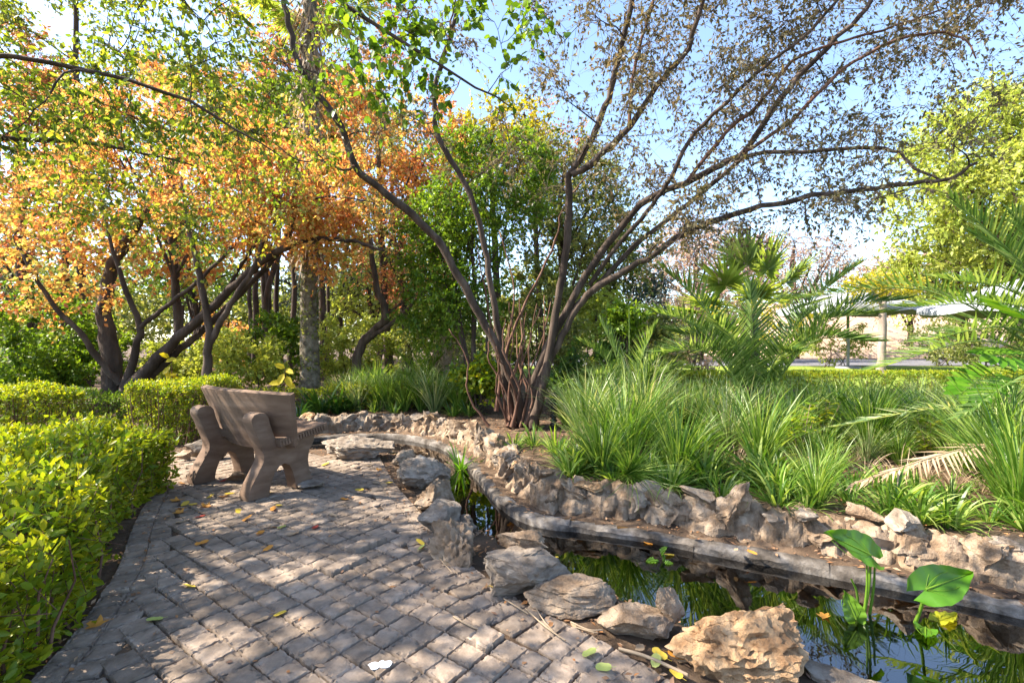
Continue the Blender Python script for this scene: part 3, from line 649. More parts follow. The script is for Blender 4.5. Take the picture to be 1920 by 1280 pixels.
# ------------------------------------------------------------------ trees on the left and behind
def gtrunk(u, v, d, ttop, dtop, r0, r1, mids=()):
    """trunk standing on the ground seen at pixel column u at depth d, rising through given pixels"""
    p0 = D(u, v, d); p0[2] = gz(p0[0], p0[1]) - .05
    return (np.vstack([p0] + [D(*q) for q in mids] + [D(ttop[0], ttop[1], dtop)]), r0, r1)

# tree standing beyond the left frame edge whose crown overhangs the path
N_tr = [(np.array([(-6.3, 3.3, -.05), (-6.25, 3.35, 1.5), (-6.1, 3.4, 2.8), (-5.9, 3.5, 4.0), (-5.6, 3.6, 5.4)]), .17, .06),
        (np.array([(-6.15, 3.4, 2.6), (-5.4, 3.6, 3.3), (-4.2, 3.9, 3.7), (-2.9, 4.1, 3.5), (-2.0, 4.2, 3.0)]), .034, .005),
        (np.array([(-6.1, 3.4, 3.0), (-5.2, 3.3, 4.0), (-3.9, 3.1, 4.6), (-2.6, 2.9, 4.3), (-1.35, 2.85, 3.6), (-.5, 2.8, 3.05), (.0, 2.8, 2.75)]), .03, .003),
        (np.array([(-6.2, 3.3, 2.4), (-5.5, 4.4, 3.2), (-4.8, 5.3, 3.6), (-3.8, 5.8, 3.5)]), .045, .008),
        (np.array([(-6.1, 3.4, 3.4), (-5.6, 2.6, 4.4), (-4.9, 1.9, 5.0)]), .05, .015)]
tgN = np.vstack([in_ell((-4.5, 4.2, 3.9), (2.4, 1.5, 1.35), 95), in_ell((-5.4, 2.9, 4.2), (1.8, 1.8, 1.5), 100), in_ell((-3.6, 5.3, 3.4), (1.7, 1.1, 1.1), 46), in_ell((-2.6, 4.6, 4.3), (1.2, 1.0, .8), 26), in_ell((-4.5, 2.5, 4.4), (1.7, 1.4, 1.1), 48)])  # out-of-frame crown thickened, last clump added, to dapple the path with shade
treeN = tree('green_tree', 'green leafy tree whose twigs overhang the hedge and path', None, N_tr, tgN, M['lf_near'], M['bark_dark'],
     dict(twigs=11, tl=(.25, .55), nleaf=10, L=.05, W=.029, tmpl=T_OVAL, droop=.4, t0=.15, spread=.95, hang=.45), dict(ns=4, arch=.06, wob=.08))
# round-leaved spray hanging in front of the sky, carried by the same tree's long limb
mbT, mbL = MB(), MB(); lmb = smooth_line(N_tr[2][0], 40)[26:]
sp = [D(rng.uniform(640, 1000), rng.uniform(-30, 245), rng.uniform(2.6, 3.1)) for _ in range(24)]
br = attach(lmb, np.full(len(lmb), .01), sp, mbT, 4, .002, .05, .1, 6, .005, .2)
leafy(br, mbT, mbL, twigs=6, tl=(.12, .3), nleaf=8, L=.046, W=.036, tmpl=T_OVAL, droop=.3, t0=.35, spread=.8, rt=.0018, hang=.3)
mbT.build('spray_twigs', M['bark_dark'], treeN); mbL.build('spray_leaves', M['lf_green'], treeN)

lean = [gtrunk(215, 735, 9.6, (300, 335), 9.9, 0.180, 0.042, [(205, 660, 9.6), (196, 580, 9.7), (212, 500, 9.8), (258, 420, 9.8)]),
        limb([(240, 735), (300, 665), (360, 610), (420, 555), (480, 500), (540, 462), (600, 448), (660, 452), (720, 470)], 9.5, 8.6, 0.105, 0.021),
        limb([(235, 730), (256, 650), (262, 615), (238, 550), (218, 490), (190, 380)], 9.5, 9.0, 0.075, 0.021),
        limb([(250, 735), (330, 660), (380, 620), (440, 560), (500, 500), (545, 440), (552, 370), (560, 300)], 9.6, 9.2, 0.075, 0.021),
        limb([(225, 720), (180, 665), (150, 625), (90, 560), (40, 470)], 9.5, 8.6, 0.068, 0.021),
        limb([(420, 555), (450, 500), (500, 430), (560, 380), (640, 370), (700, 380)], 9.2, 8.8, 0.038, 0.010),
        limb([(262, 615), (330, 560), (400, 500), (450, 440), (470, 350)], 9.3, 9.0, 0.045, 0.014)]
tg = np.vstack([in_ell(D(250, 320, 9.8), (3.3, 1.8, 2.0), 72), in_ell(D(520, 340, 9.2), (1.9, 1.4, 1.4), 52), in_ell(D(90, 440, 8.9), (1.5, 1.2, 1.6), 28), in_ell(D(570, 420, 9.0), (1.5, 1.0, .9), 50)])
tree('leaning_tree', 'old leaning tree with several crooked stems behind the hedges', None, lean, tg, M['lf_orange'], M['bark_dark'],
     dict(twigs=12, tl=(.25, .6), nleaf=10, L=.08, W=.055, droop=.2, spread=1.0, hang=.2), dict(ns=5, arch=.05, wob=.12))
sl = [gtrunk(385, 725, 8.6, (340, 330), 8.6, .085, .02, [(388, 690, 8.6), (392, 640, 8.6), (384, 560, 8.6), (366, 480, 8.6), (352, 420, 8.6)]),
      limb([(392, 645), (430, 575), (470, 510), (500, 440), (530, 360)], 8.6, 8.4, .06, .015)]
tree('slender_tree', 'slender forked tree standing just behind the bench back', None, sl, in_ell(D(420, 330, 8.5), (1.6, 1.1, 1.0), 60), M['lf_orange'], M['bark'],
     dict(twigs=7, tl=(.25, .5), nleaf=8, L=.06, W=.042, droop=.2, spread=1.0, hang=.2), dict(ns=4, wob=.12))
AG = 'autumn trees behind the garden'
def autumn(u, v, d, rr, nt, mat, label, name='autumn_tree', L=.105, tw=13, nl=13, shell=.2):
    nt = int(nt * 1.05)
    c = D(u, v, d); z0 = gz(c[0], c[1]); tr = [(np.array([(c[0] + .2, c[1], z0 - .05), (c[0], c[1], z0 + (c[2] - z0) * .45), (c[0] - .15, c[1], c[2]), (c[0], c[1], c[2] + rr[2] * .6)]), .13, .03)]
    for k in range(4):
        a = rng.uniform(0, 6.28); e = c + np.array([math.cos(a) * rr[0] * .55, math.sin(a) * rr[1] * .5, rr[2] * rng.uniform(-.1, .5)]); s0 = np.array([c[0], c[1], z0 + (c[2] - z0) * rng.uniform(.4, .8)])
        tr.append((np.array([s0, (s0 + e) / 2 + [0, 0, .2], e]), .045, .012))
    return tree(name, label, AG, tr, in_ell(c, rr, nt, shell), mat, M['bark_dark'], dict(simple=True, twigs=tw, tl=(.35, .9), nleaf=nl, L=L, W=L * .66, droop=.15, spread=1.1, rt=.005, hang=.15), dict(ns=4, wob=.1, rtip=.008))
autumn(330, 330, 13.0, (3.4, 2.2, 3.0), 90, M['lf_orange'], 'tall orange autumn tree behind the old leaning tree')
autumn(40, 280, 13.5, (2.8, 2.0, 3.2), 42, M['lf_rust'], 'rust-red autumn tree beyond the path-side hedge')
autumn(720, 300, 14.0, (2.9, 2.0, 2.6), 85, M['lf_orange'], 'bright orange autumn tree seen between the stems of the pond tree')
autumn(600, 120, 17.0, (3.6, 2.2, 3.2), 60, M['lf_rust'], 'very tall russet autumn tree far behind the thick trunk')
autumn(930, 260, 15.5, (1.9, 1.5, 1.6), 55, M['lf_yellow'], 'yellow autumn tree behind the pond tree')
autumn(430, 640, 24.0, (1.6, 1.4, 1.8), 30, M['lf_orange'], 'low orange-red tree far behind between the slender trunks', L=.13)
autumn(150, 60, 15.0, (3.6, 2.2, 3.0), 32, M['lf_olive'], 'high olive-green tree above the rust-red autumn tree', 'tall_tree')
autumn(500, 250, 19.0, (3.6, 2.5, 4.2), 60, M['lf_olive'], 'tall olive-green tree between the orange autumn trees', 'tall_tree', L=.11)

# green shrubby tree behind the pond tree
gt = [(np.vstack([[D(885, 700, 9.2)[0], 9.2, gz(-.7, 9.2) - .05], D(890, 560, 9.2), D(885, 450, 9.2), D(895, 330, 9.2)]), .05, .015)]
for k in range(6):
    u = 900 + rng.normal(0, 30); gt.append((np.vstack([[D(885, 700, 9.2)[0] + rng.normal(0, .15), 9.2 + rng.normal(0, .1), gz(-.7, 9.2) - .05], D(u - 5, 560, 9.2), D(u + rng.normal(0, 40), 400, 9.2)]), .03, .008))
tree('young_green_tree', 'bright green leafy young tree directly behind the pond tree stems', None, gt, np.vstack([in_ell(D(885, 380, 9.2), (1.0, .9, 1.6), 100), in_ell(D(850, 560, 9.4), (1.1, .9, 1.0), 75), in_ell(D(970, 330, 9.3), (.7, .6, 1.0), 45), in_ell(D(800, 450, 9.6), (.6, .6, .9), 35)]), M['lf_green'], M['bark'],
     dict(twigs=11, tl=(.2, .45), nleaf=11, L=.075, W=.036, droop=.3, spread=.95, hang=.35), dict(ns=4, wob=.08))

autumn(1060, 400, 13.0, (1.7, 1.3, 2.2), 85, M['lf_olive'], 'pale olive twiggy tree directly behind the pond tree fork', 'olive_tree', L=.085)
autumn(1010, 330, 17.0, (2.2, 1.5, 2.4), 60, M['lf_rust'], 'thin brownish tree beyond the pale olive one', 'olive_tree', L=.09, nl=6)
autumn(760, 470, 13.0, (1.6, 1.3, 1.5), 60, M['lf_rust'], 'russet twiggy tree above the crooked tree', 'olive_tree', L=.08, nl=7)
autumn(1150, 500, 15.0, (1.6, 1.3, 1.7), 55, M['lf_olive'], 'grey-olive tree between the pond tree and the fan palm', 'olive_tree', L=.09)
# thick lichen-covered trunk and its shaggy skirt
tc_ = thing('thick_trunk_palm', 'tall thick lichen-covered trunk with a shaggy skirt of dead fronds', 'tree')
c = D(580, 725, 11.0); z0 = gz(c[0], c[1])
ln = np.array([[c[0] + .02 * math.sin(k), c[1], z0 - .05 + k * .45] for k in range(22)]); mb = MB()
tube(mb, ln, np.array([.29, .235, .21] + [.195 - .002 * k for k in range(19)]) + rng.normal(0, .01, 22), 14); mb.build('trunk', M['bark_ivy'], tc_, smooth=True)
n_ = 900; a = rng.uniform(0, 6.28, n_); zz = rng.uniform(3.3, 9.3, n_); p = np.stack([c[0] + np.cos(a) * .18, c[1] + np.sin(a) * .18, zz], 1)
dd = np.stack([np.cos(a) * .35, np.sin(a) * .35, -np.ones(n_)], 1) + rng.normal(0, .18, (n_, 3))
mb = MB(); leaves(mb, p, dd, np.stack([np.cos(a), np.sin(a), np.zeros(n_)], 1), rng.uniform(.3, .8, n_), .05); mb.build('dead_frond_skirt', M['dry'], tc_)
n_ = 700; a = rng.uniform(0, 6.28, n_); zz = rng.uniform(z0, 3.4, n_) ; p = np.stack([c[0] + np.cos(a) * .205, c[1] + np.sin(a) * .205, zz], 1)
mb = MB(); leaves(mb, p, rdir(n_), np.stack([np.cos(a), np.sin(a), .3 * np.ones(n_)], 1), .08, .05); mb.build('creeper_leaves', M['lf_olive'], tc_)
mb = MB()
for k in range(34):
    a = rng.uniform(0, 6.28); e = rng.uniform(-.3, 1.1); dv = np.array([math.cos(a) * math.cos(e), math.sin(a) * math.cos(e), math.sin(e)])
    b0 = np.array([c[0], c[1], 9.5]); fc = b0 + dv * 1.1; tube(mb, [b0, b0 + dv * .6, fc], [.02, .015, .01], 4)
    side = norm(np.cross(dv, [0, 0, 1])); th = np.linspace(-1.7, 1.7, 22); dirs = np.cos(th)[:, None] * dv + np.sin(th)[:, None] * side + rng.normal(0, .05, (22, 3)) + [0, 0, -.15]
    leaves(mb, np.repeat(fc[None], 22, 0), dirs, np.repeat(np.cross(side, dv)[None], 22, 0), rng.uniform(.6, .85, 22), .06)
mb.build('crown', M['lf_fan'], tc_)
# thin trunks further back
TG = 'slim trunks in the wood behind the bench'
for k, (u, d, top, r) in enumerate([(478, 17, 300, .11), (497, 19, 320, .10), (512, 16, 280, .12), (528, 20, 300, .12), (540, 18, 200, .11), (468, 21, 380, .10), (612, 18, 330, .08), (825, 15, 380, .14), (640, 22, 250, .10), (760, 20, 300, .10), (120, 16, 250, .15), (30, 15, 200, .14)]):
    p0 = D(u, 690, d); p0[2] = gz(p0[0], p0[1]) - .05; e = D(u + rng.normal(0, 12), top, d); ln = [p0, (p0 * 2 + e) / 3 + rng.normal(0, .12, 3), (p0 + 2 * e) / 3 + rng.normal(0, .15, 3), e]
    tree('slim_tree', 'slim straight dark trunk ' + ('among the cluster before the thick lichen trunk' if u < 560 and u > 400 else 'beyond the thick lichen trunk' if u > 560 and u < 800 else 'behind the young green tree' if u > 800 else 'behind the old leaning tree'), TG, [(np.array(ln), r, .05)], in_ell(e + [0, 0, .6], (1.5, 1.3, 1.8), 40), [M['lf_olive'], M['lf_lime'], M['lf_green'], M['lf_rust']][k % 4], M['bark_dark'],
         dict(simple=True, twigs=10, tl=(.3, .7), nleaf=11, L=.12, W=.075, spread=1.1, rt=.004, hang=.2), dict(ns=4))
cv = [gtrunk(660, 695, 11.2, (694, 440), 11.0, .12, .05, [(672, 660, 11.2), (700, 622, 11.2), (722, 592, 11.1), (704, 530, 11.0)]),
      limb([(692, 634), (730, 610), (765, 580), (795, 548), (830, 530)], 11.2, 10.8, .06, .015), limb([(722, 592), (760, 560), (775, 520), (790, 500)], 11.1, 11, .035, .01)]
tree('crooked_tree', 'small crooked tree bending over beyond the strap-leaf plants', None, cv, np.vstack([in_ell(D(700, 430, 11), (1.2, .9, .8), 28), in_ell(D(800, 520, 11), (.8, .7, .6), 20)]), M['lf_olive'], M['bark'],
     dict(twigs=7, tl=(.25, .55), nleaf=8, L=.06, W=.035, spread=1.0), dict(ns=4, wob=.15))

# ------------------------------------------------------------------ shrubs closing the view
SG = 'shrubs filling the background of the garden'
shr = dict(simple=True, twigs=12, tl=(.18, .42), nleaf=12, L=.085, W=.05, spread=1.1, rt=.003, hang=.15, t0=.15)
for (u, v, d, r, mt, lab, nt) in [
    (60, 640, 10.2, (2.0, 1.2, 1.15), 'lf_green', 'large green shrub mass beyond the shaded low hedge', 90),
    (130, 690, 10.6, (1.0, .9, .7), 'lf_green', 'fresh green shrub beside the leaning tree base', 45),
    (330, 690, 11.5, (1.6, .9, .75), 'lf_lime', 'lime-olive shrub between the leaning tree and the slender tree', 60),
    (455, 685, 10.8, (1.2, .9, .8), 'lf_lime', 'pale olive shrub right behind the slender tree', 55),
    (520, 655, 13.0, (1.1, .9, .9), 'lf_green', 'bright green bush before the thick lichen trunk', 55),
    (650, 660, 14.6, (1.5, 1.0, 1.3), 'lf_lime', 'olive bush beyond the thick lichen trunk', 60),
    (760, 650, 13.5, (1.5, 1.0, 1.3), 'lf_lime', 'tall olive bush behind the crooked tree', 60),
    (840, 640, 11.8, (1.1, .9, 1.2), 'lf_olive', 'grey-green bush behind the dry plume grass', 50),
    (1010, 600, 11.5, (1.2, 1.0, 1.5), 'lf_olive', 'dense olive bush behind the pond tree trunk', 65),
    (1110, 610, 13.0, (1.3, 1.0, 1.5), 'lf_lime', 'feathery olive bush beside the bluish bush', 60),
    (1190, 570, 16.0, (1.3, 1.2, 1.7), 'lf_blue', 'bluish-green conifer-like bush behind the palms', 60),
    (1215, 640, 12.0, (1.0, .9, .9), 'lf_olive', 'yellowish olive bush behind the small dark palm', 45),
    (1120, 700, 8.8, (.9, .7, .55), 'lf_dark', 'dark green leafy shrub at the pond tree base', 45),
    (900, 705, 8.4, (.38, .35, .34), 'lf_hedge', 'small yellow-leaved shrub at the pond tree base', 26),
    (1165, 605, 8.6, (.28, .3, .35), 'lf_green', 'bright broad-leaved bush above the reeds beside the pond tree', 16),
    (1300, 620, 17.0, (2.2, 1.2, 1.5), 'lf_pink', 'dry pinkish bush behind the palms', 60),
    (1420, 610, 20.0, (2.4, 1.2, 1.4), 'lf_yellow', 'yellowing bush behind the young date palm', 45),
    (1560, 640, 23.0, (2.6, 1.2, 1.1), 'lf_lime', 'lime bush under the nearer grey canopy', 45),
    (1770, 640, 24.0, (2.6, 1.2, 1.3), 'lf_olive', 'olive bush between the two grey canopies', 45),
    (1850, 640, 16.0, (1.8, 1.2, .8), 'lf_olive', 'low olive bush behind the yellow-topped hedge', 45)]:
    cc = D(u, v, d); z_ = gz(cc[0], cc[1]); cc[2] = max(cc[2], z_ + r[2] * .8)
    shrub('background_shrub', lab, SG, cc, r, int(nt * .92), M[mt], shr)

# far trees on the right
def far_tree(name, label, u, v, d, rr, nt, mat, L, tw, nl, r0=.35, bark='bark_dark', group='trees beyond the road', ubase=None):
    c = D(u, v, d); b0 = D(ubase if ubase else u, 680, d); z0 = gz(b0[0], b0[1])
    tr = [(np.array([(b0[0], c[1], z0 - .1), ((b0[0] + c[0]) / 2 + .3, c[1], z0 + (c[2] - z0) * .4), (c[0] - .2, c[1], c[2]), (c[0], c[1], c[2] + rr[2] * .6)]), r0, .08)]
    for k in range(6):
        a = k * 1.05 + rng.uniform(0, .6); e = c + np.array([math.cos(a) * rr[0] * .6, math.sin(a) * rr[1] * .6, rr[2] * rng.uniform(-.3, .5)]); s0 = np.array([(b0[0] + c[0]) / 2 + .1, c[1], z0 + (c[2] - z0) * rng.uniform(.35, .7)])
        tr.append((np.array([s0, (s0 + e) / 2 + [0, 0, .3], e]), r0 * .4, .04))
    return tree(name, label, group, tr, in_ell(c, rr, nt, .35), mat, M[bark], dict(simple=True, twigs=tw, tl=(.5, 1.1) if d < 24 else (.7, 1.7), nleaf=nl, L=L, W=L * .5, droop=.2, spread=1.1, rt=.012, hang=.25), dict(ns=4, rtip=.02, wob=.1))
far_tree('acacia_tree', 'large lime-green feathery tree rising beyond the grey canopies', 1900, 340, 25, (6.0, 4.5, 5.0), 225, M['lf_lime'], .24, 13, 13, ubase=1900)
far_tree('acacia_tree', 'lower lime-green tree beneath the large feathery one', 1800, 520, 30, (4.6, 3.5, 2.4), 110, M['lf_lime'], .24, 11, 11, .25)
far_tree('bare_pink_tree', 'half-bare pinkish tree behind the fan palm', 1310, 510, 30, (5.0, 3, 3.0), 150, M['lf_pink'], .17, 10, 8, .22)
far_tree('bare_pink_tree', 'half-bare pinkish tree above the nearer grey canopy', 1490, 505, 34, (4.4, 3, 2.8), 110, M['lf_pink'], .16, 10, 6, .22)
far_tree('bare_pink_tree', 'low pinkish blossom tree between the two grey canopies', 1700, 530, 36, (4.2, 3, 2.4), 110, M['lf_pink'], .2, 9, 9, .2)
p0 = D(1651, 690, 18.5); p0[2] = gz(p0[0], p0[1]) - .05; e_ = D(1655, 560, 18.5)
tree('pale_trunk_tree', 'pale-barked straight trunk standing at the lawn edge beneath the palm fronds', None, [(np.array([p0, p0 * .6 + e_ * .4 + [.03, 0, 0], e_]), .15, .11), (np.array([e_ - [0, 0, .3], e_ + [-.5, 0, .5]]), .07, .02), (np.array([e_ - [0, 0, .3], e_ + [.5, 0, .55]]), .07, .02)], in_ell(e_ + [0, 0, .5], (1.2, 1.0, .5), 40), M['lf_yellow'], M['bark_pale'],
     dict(twigs=8, tl=(.2, .5), nleaf=9, L=.1, W=.06, spread=1.1), dict(ns=4))
# middle-distance green trees between the garden and the woodland
MG = 'leafy trees between the garden and the far woodland'
BT = ['olive', 'bright green', 'grey-green', 'lime']
for k, (u, v, d, rr, near_) in enumerate([(60, 520, 21, (3.0, 2, 2.6), 'behind the rust-red autumn tree'), (360, 500, 22, (3, 2, 2.8), 'behind the slender forked tree'), (600, 540, 23, (2.8, 2, 2.6), 'behind the thick lichen trunk'), (700, 560, 20, (2.0, 1.8, 1.6), 'behind the crooked tree'), (820, 500, 21, (2.4, 2, 2.4), 'behind the young green tree'),
        (1040, 570, 21, (2.4, 2, 1.8), 'behind the pond tree trunk'), (-150, 480, 17, (3.2, 2, 3.5), 'beyond the sunlit yellow-green hedge'), (330, 240, 24, (3.4, 2, 3.6), 'above the tall orange autumn tree')]):
    far_tree('background_tree', BT[k % 4] + ' leafy tree far ' + near_, u, v, d, rr, 55, M[['lf_olive', 'lf_green', 'lf_blue', 'lf_lime'][k % 4]], .15, 9, 10, .14, group=MG)
# distant woodland closing the horizon
mb = MB()
for (x0, x1, y0, y1, ztop, n_) in [(-60, -6, 27, 38, 8.0, 52000), (-12, 14, 28, 40, 4.2, 13000), (14, 70, 46, 60, 5.5, 9000)]:
    k = n_ // 40; cx = rng.uniform(x0, x1, k); cy_ = rng.uniform(y0, y1, k); cz = rng.uniform(.2, 1, k) ** .7 * ztop * (0.75 + .25 * np.sin(cx * .5))
    p = np.repeat(np.stack([cx, cy_, cz], 1), 40, 0) + rng.normal(0, .75, (k * 40, 3)); p[:, 2] = np.maximum(p[:, 2], .1)
    leaves(mb, p, rdir(len(p)), rdir(len(p), .6), rng.uniform(.22, .45, len(p)), .2, c=np.clip(np.repeat(rng.random(k), 40) + rng.normal(0, .15, len(p)), 0, 1))
tag(mb.build('distant_woodland', M['lf_olive']), 'hazy olive woodland closing the horizon behind the garden', 'woodland', kind='stuff')

# ------------------------------------------------------------------ hedges
def hedge(name, label, poly, z1, shoots, L, mat, dens_in=.25, rnd=.12, group=None, k=8, wob=.06, sl=.14, sf=.38):
    t = thing(name, label, 'hedge', group); poly = np.asarray(poly, float); loop = np.vstack([poly, poly[:1]])
    lo, hi = poly.min(0) - .05, poly.max(0) + .05
    q = rng.uniform(lo, hi, (shoots * 8, 2)); q = q[inside(q, poly)]
    de = dist(q, loop); nt_ = int(shoots * (1 - sf)); q1, d1 = q[:nt_], de[:nt_]
    def topz(x, d): return z1 - rnd * np.exp(-d / .12) + wob * np.sin(x[:, 0] * 5.1 + x[:, 1] * 3.3) * .5 + rng.normal(0, wob * .4, len(x))
    g1 = ground_h(q1); pt = np.column_stack([q1, g1 + topz(q1, d1)]); dt = norm(np.array([0, 0, 1.0]) + rng.normal(0, .45, (len(q1), 3)))
    seg = np.concatenate([[0], np.cumsum(np.linalg.norm(np.diff(loop, axis=0), axis=1))]); ns_ = int(shoots * sf)
    s = rng.uniform(0, seg[-1], ns_); bx = np.stack([np.interp(s, seg, loop[:, 0]), np.interp(s, seg, loop[:, 1])], 1)
    bx2 = np.stack([np.interp((s + .03) % seg[-1], seg, loop[:, 0]), np.interp((s + .03) % seg[-1], seg, loop[:, 1])], 1); tg_ = norm(bx2 - bx)
    area = np.sum(loop[:-1, 0] * loop[1:, 1] - loop[1:, 0] * loop[:-1, 1]); sg = 1 if area > 0 else -1
    nrm = np.stack([tg_[:, 1], -tg_[:, 0]], 1) * sg; hz = z1 * rng.uniform(.04, .98, ns_)
    ps = np.column_stack([bx - nrm * (.02 + np.abs(rng.normal(0, .05, ns_)))[:, None], ground_h(bx) + hz]); ds = norm(np.column_stack([nrm, np.full(ns_, .5)]) + rng.normal(0, .35, (ns_, 3)))
    ni = int(shoots * dens_in); q2 = q[nt_:nt_ + ni]; pi_ = np.column_stack([q2, ground_h(q2) + rng.uniform(.1, .9, len(q2)) * z1]); di = rdir(len(q2), .4)
    p = np.vstack([pt, ps, pi_]); d = np.vstack([dt, ds, di]); n_ = len(p); sl_ = np.where(rng.random(n_) < .12, 1.7, rng.uniform(.5, 1.2, n_))[:, None] * sl
    mbT, mbL = MB(), MB(); st_ = p - d * sl_; tw = st_[:, None] + (d * sl_)[:, None] * np.linspace(0, 1, 2)[None, :, None]; batch_tube(mbT, tw, .002, 3)
    x = norm(np.cross(d, rdir(n_))); y = np.cross(d, x); ph = rng.uniform(0, 6.28, n_); cl = rng.random(n_)
    for j in range(k):
        a = ph + j * 2.4; tt = .25 + .75 * j / (k - 1); rad = np.cos(a)[:, None] * x + np.sin(a)[:, None] * y
        ld = norm(rad * (1.1 - .6 * tt) + d * (.35 + .6 * tt) + rng.normal(0, .2, (n_, 3))); sz = rng.uniform(.75, 1.2, n_) * (1.05 - .3 * tt)
        leaves(mbL, st_ + d * sl_ * tt, ld, norm(d + .3 * rad + rng.normal(0, .25, (n_, 3))), L * sz, L * .5 * sz, T_OVAL if .045 < L < .069 else T_DIA, np.clip(.1 + .5 * cl + .35 * tt + rng.normal(0, .1, n_), 0, 1))
    m_ = max(10, int(shoots * .05)); q3 = q[-m_:]; b0 = np.column_stack([q3, ground_h(q3) - .02]); e = b0 + np.column_stack([rng.normal(0, .08, (m_, 2)), np.full(m_, z1 * .9)])
    batch_tube(mbT, b0[:, None] + (e - b0)[:, None] * np.linspace(0, 1, 4)[None, :, None] + rng.normal(0, .015, (m_, 4, 3)), np.linspace(.009, .003, 4)[None], 5)
    mbT.build('stems', M['bark_red'], t); mbL.build('foliage', mat, t); return t
hedge('clipped_hedge', 'bright lime-green leafy hedge running along the path opposite the pond', [(-1.75, .6), (-1.82, 1.4), (-1.98, 2.0), (-2.2, 2.5), (-2.58, 3.1), (-2.95, 3.65), (-3.15, 4.15), (-3.25, 4.7), (-4.6, 4.85), (-6.4, 4.8), (-6.4, 2.0), (-4.0, .6)], .60, 6800, .068, M['lf_hedge'], .3, .16, sf=.5, wob=.13, sl=.2)
hedge('clipped_hedge', 'clipped square lime hedge block standing next to the bench', [(-5.25, 6.45), (-4.25, 6.4), (-4.05, 7.3), (-5.2, 7.4)], .84, 1500, .045, M['lf_hedge'], .4, .08)
hedge('clipped_hedge', 'small sunlit yellow-green hedge beyond the big path-side hedge', [(-7.8, 6.3), (-6.05, 6.2), (-5.95, 6.8), (-7.8, 7.0)], .80, 1100, .05, M['lf_hedge'], .3)
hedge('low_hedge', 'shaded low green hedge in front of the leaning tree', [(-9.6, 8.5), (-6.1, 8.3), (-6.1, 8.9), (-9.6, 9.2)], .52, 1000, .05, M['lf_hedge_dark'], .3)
hedge('low_hedge', 'long low clipped hedge behind the bench backrest', [(-5.8, 8.9), (-1.6, 8.8), (-1.6, 9.3), (-5.8, 9.4)], .50, 1200, .045, M['lf_hedge'], .3, .05)
hedge('low_hedge', 'straight low yellow-topped hedge along the edge of the lawn', [(2.6, 11.2), (14, 11.2), (14, 12.2), (2.6, 12.2)], .50, 2000, .07, M['lf_hedge'], .25, .03, wob=.02)

# ------------------------------------------------------------------ strap-leaved clumps
def strap_mesh(seed, nb, L, W, spread, curl, mat, base=.06, m=7):
    r = np.random.default_rng(seed); az = r.uniform(0, 6.283, nb); th0 = r.uniform(0, 1, nb) ** .8 * spread; cu = r.uniform(.3, 1.3, nb) * curl; ln = r.uniform(L[0], L[1], nb)
    s = np.linspace(0, 1, m)[None]; th = th0[:, None] + cu[:, None] * s ** 2; dl = ln[:, None] / (m - 1)
    rr = np.concatenate([np.zeros((nb, 1)), np.cumsum(np.sin(th[:, 1:]) * dl, 1)], 1) + base * np.sqrt(r.random(nb))[:, None]
    zz = np.concatenate([np.zeros((nb, 1)), np.cumsum(np.cos(th[:, 1:]) * dl, 1)], 1)
    tw = az[:, None] + r.normal(0, .15, nb)[:, None] * s
    x = np.cos(tw) * rr; y = np.sin(tw) * rr; c = np.stack([x, y, np.maximum(zz, -.12)], -1)
    w = (r.uniform(W[0], W[1], nb)[:, None] * np.array([.7, .95, 1, .95, .8, .5, .03])[None])[..., None] * .5
    rl = r.normal(0, .7, nb); sd = np.stack([-np.sin(az + rl), np.cos(az + rl), np.zeros(nb)], -1)[:, None]
    v = np.stack([c - sd * w, c + sd * w], 2); i = np.arange(m - 1)[:, None] * 2 + np.arange(1)[None]
    f = np.concatenate([i, i + 1, i + 3, i + 2], 1); f = (f[None] + (np.arange(nb) * m * 2)[:, None, None]).reshape(-1, 4)
    mb = MB(); mb.add(v, f, np.repeat(r.random(nb), m * 2)); return mb.mesh('strap_leaf_clump', mat, True)
FINE = [strap_mesh(s, 210, (.4, 1.15), (.008, .016), .5, 1.0, M['lf_strap']) for s in (1, 2, 3)]
FINEP = [strap_mesh(s, 170, (.4, 1.1), (.009, .017), .55, .9, M['lf_strap_pale']) for s in (4, 5)]
BROAD = [strap_mesh(s, 46, (.35, .7), (.025, .045), .9, 1.1, M['lf_strap'], .05) for s in (6, 7, 8)]
CLIV = [strap_mesh(s, 42, (.45, .75), (.045, .07), .9, 1.2, M['lf_clivia'], .08) for s in (9, 10)]
DRYM = [strap_mesh(s, 46, (.3, .85), (.006, .012), .75, 1.3, M['dry'], .06) for s in (21, 22)]
LOWM = [strap_mesh(s, 60, (.18, .42), (.012, .024), 1.2, 1.2, M['lf_strap'], .06) for s in (11, 12)]
KIND = {'fine': (FINE, 'reed_clump', 'fine green reed clump in the planting bed', 'tall reed clumps behind the rock wall'),
        'pale': (FINEP, 'pale_reed_clump', 'pale streaked reed clump in the planting bed', 'pale reed clumps behind the rock wall'),
        'broad': (BROAD, 'strap_leaf_plant', 'broad strap-leaved plant in the planting bed', 'strap-leaved plants behind the rock wall'),
        'cliv': (CLIV, 'dark_strap_plant', 'dark glossy broad-leaved plant beyond the bench seat', 'dark broad-leaved plants beyond the bench'),
        'dry': (DRYM, 'dry_reed_clump', 'dry tan reed tuft in the planting bed', 'dry reed tufts behind the rock wall'),
        'low': (LOWM, 'grass_tuft', 'low arching grass tuft on the rock wall top', 'low grass tufts on the rock wall')}
ZONES = [(620, 'by the dark broad-leaved plants'), (780, 'behind the pond end'), (930, 'near the plume grass'), (1110, 'at the pond tree foot'), (1240, 'beside the small dark palm'), (1370, 'between the two smaller palms'),
         (1500, 'at the young date palm foot'), (1640, 'between young palm and dead frond'), (1780, 'round the dead tan frond'), (9999, 'under the large date palm')]
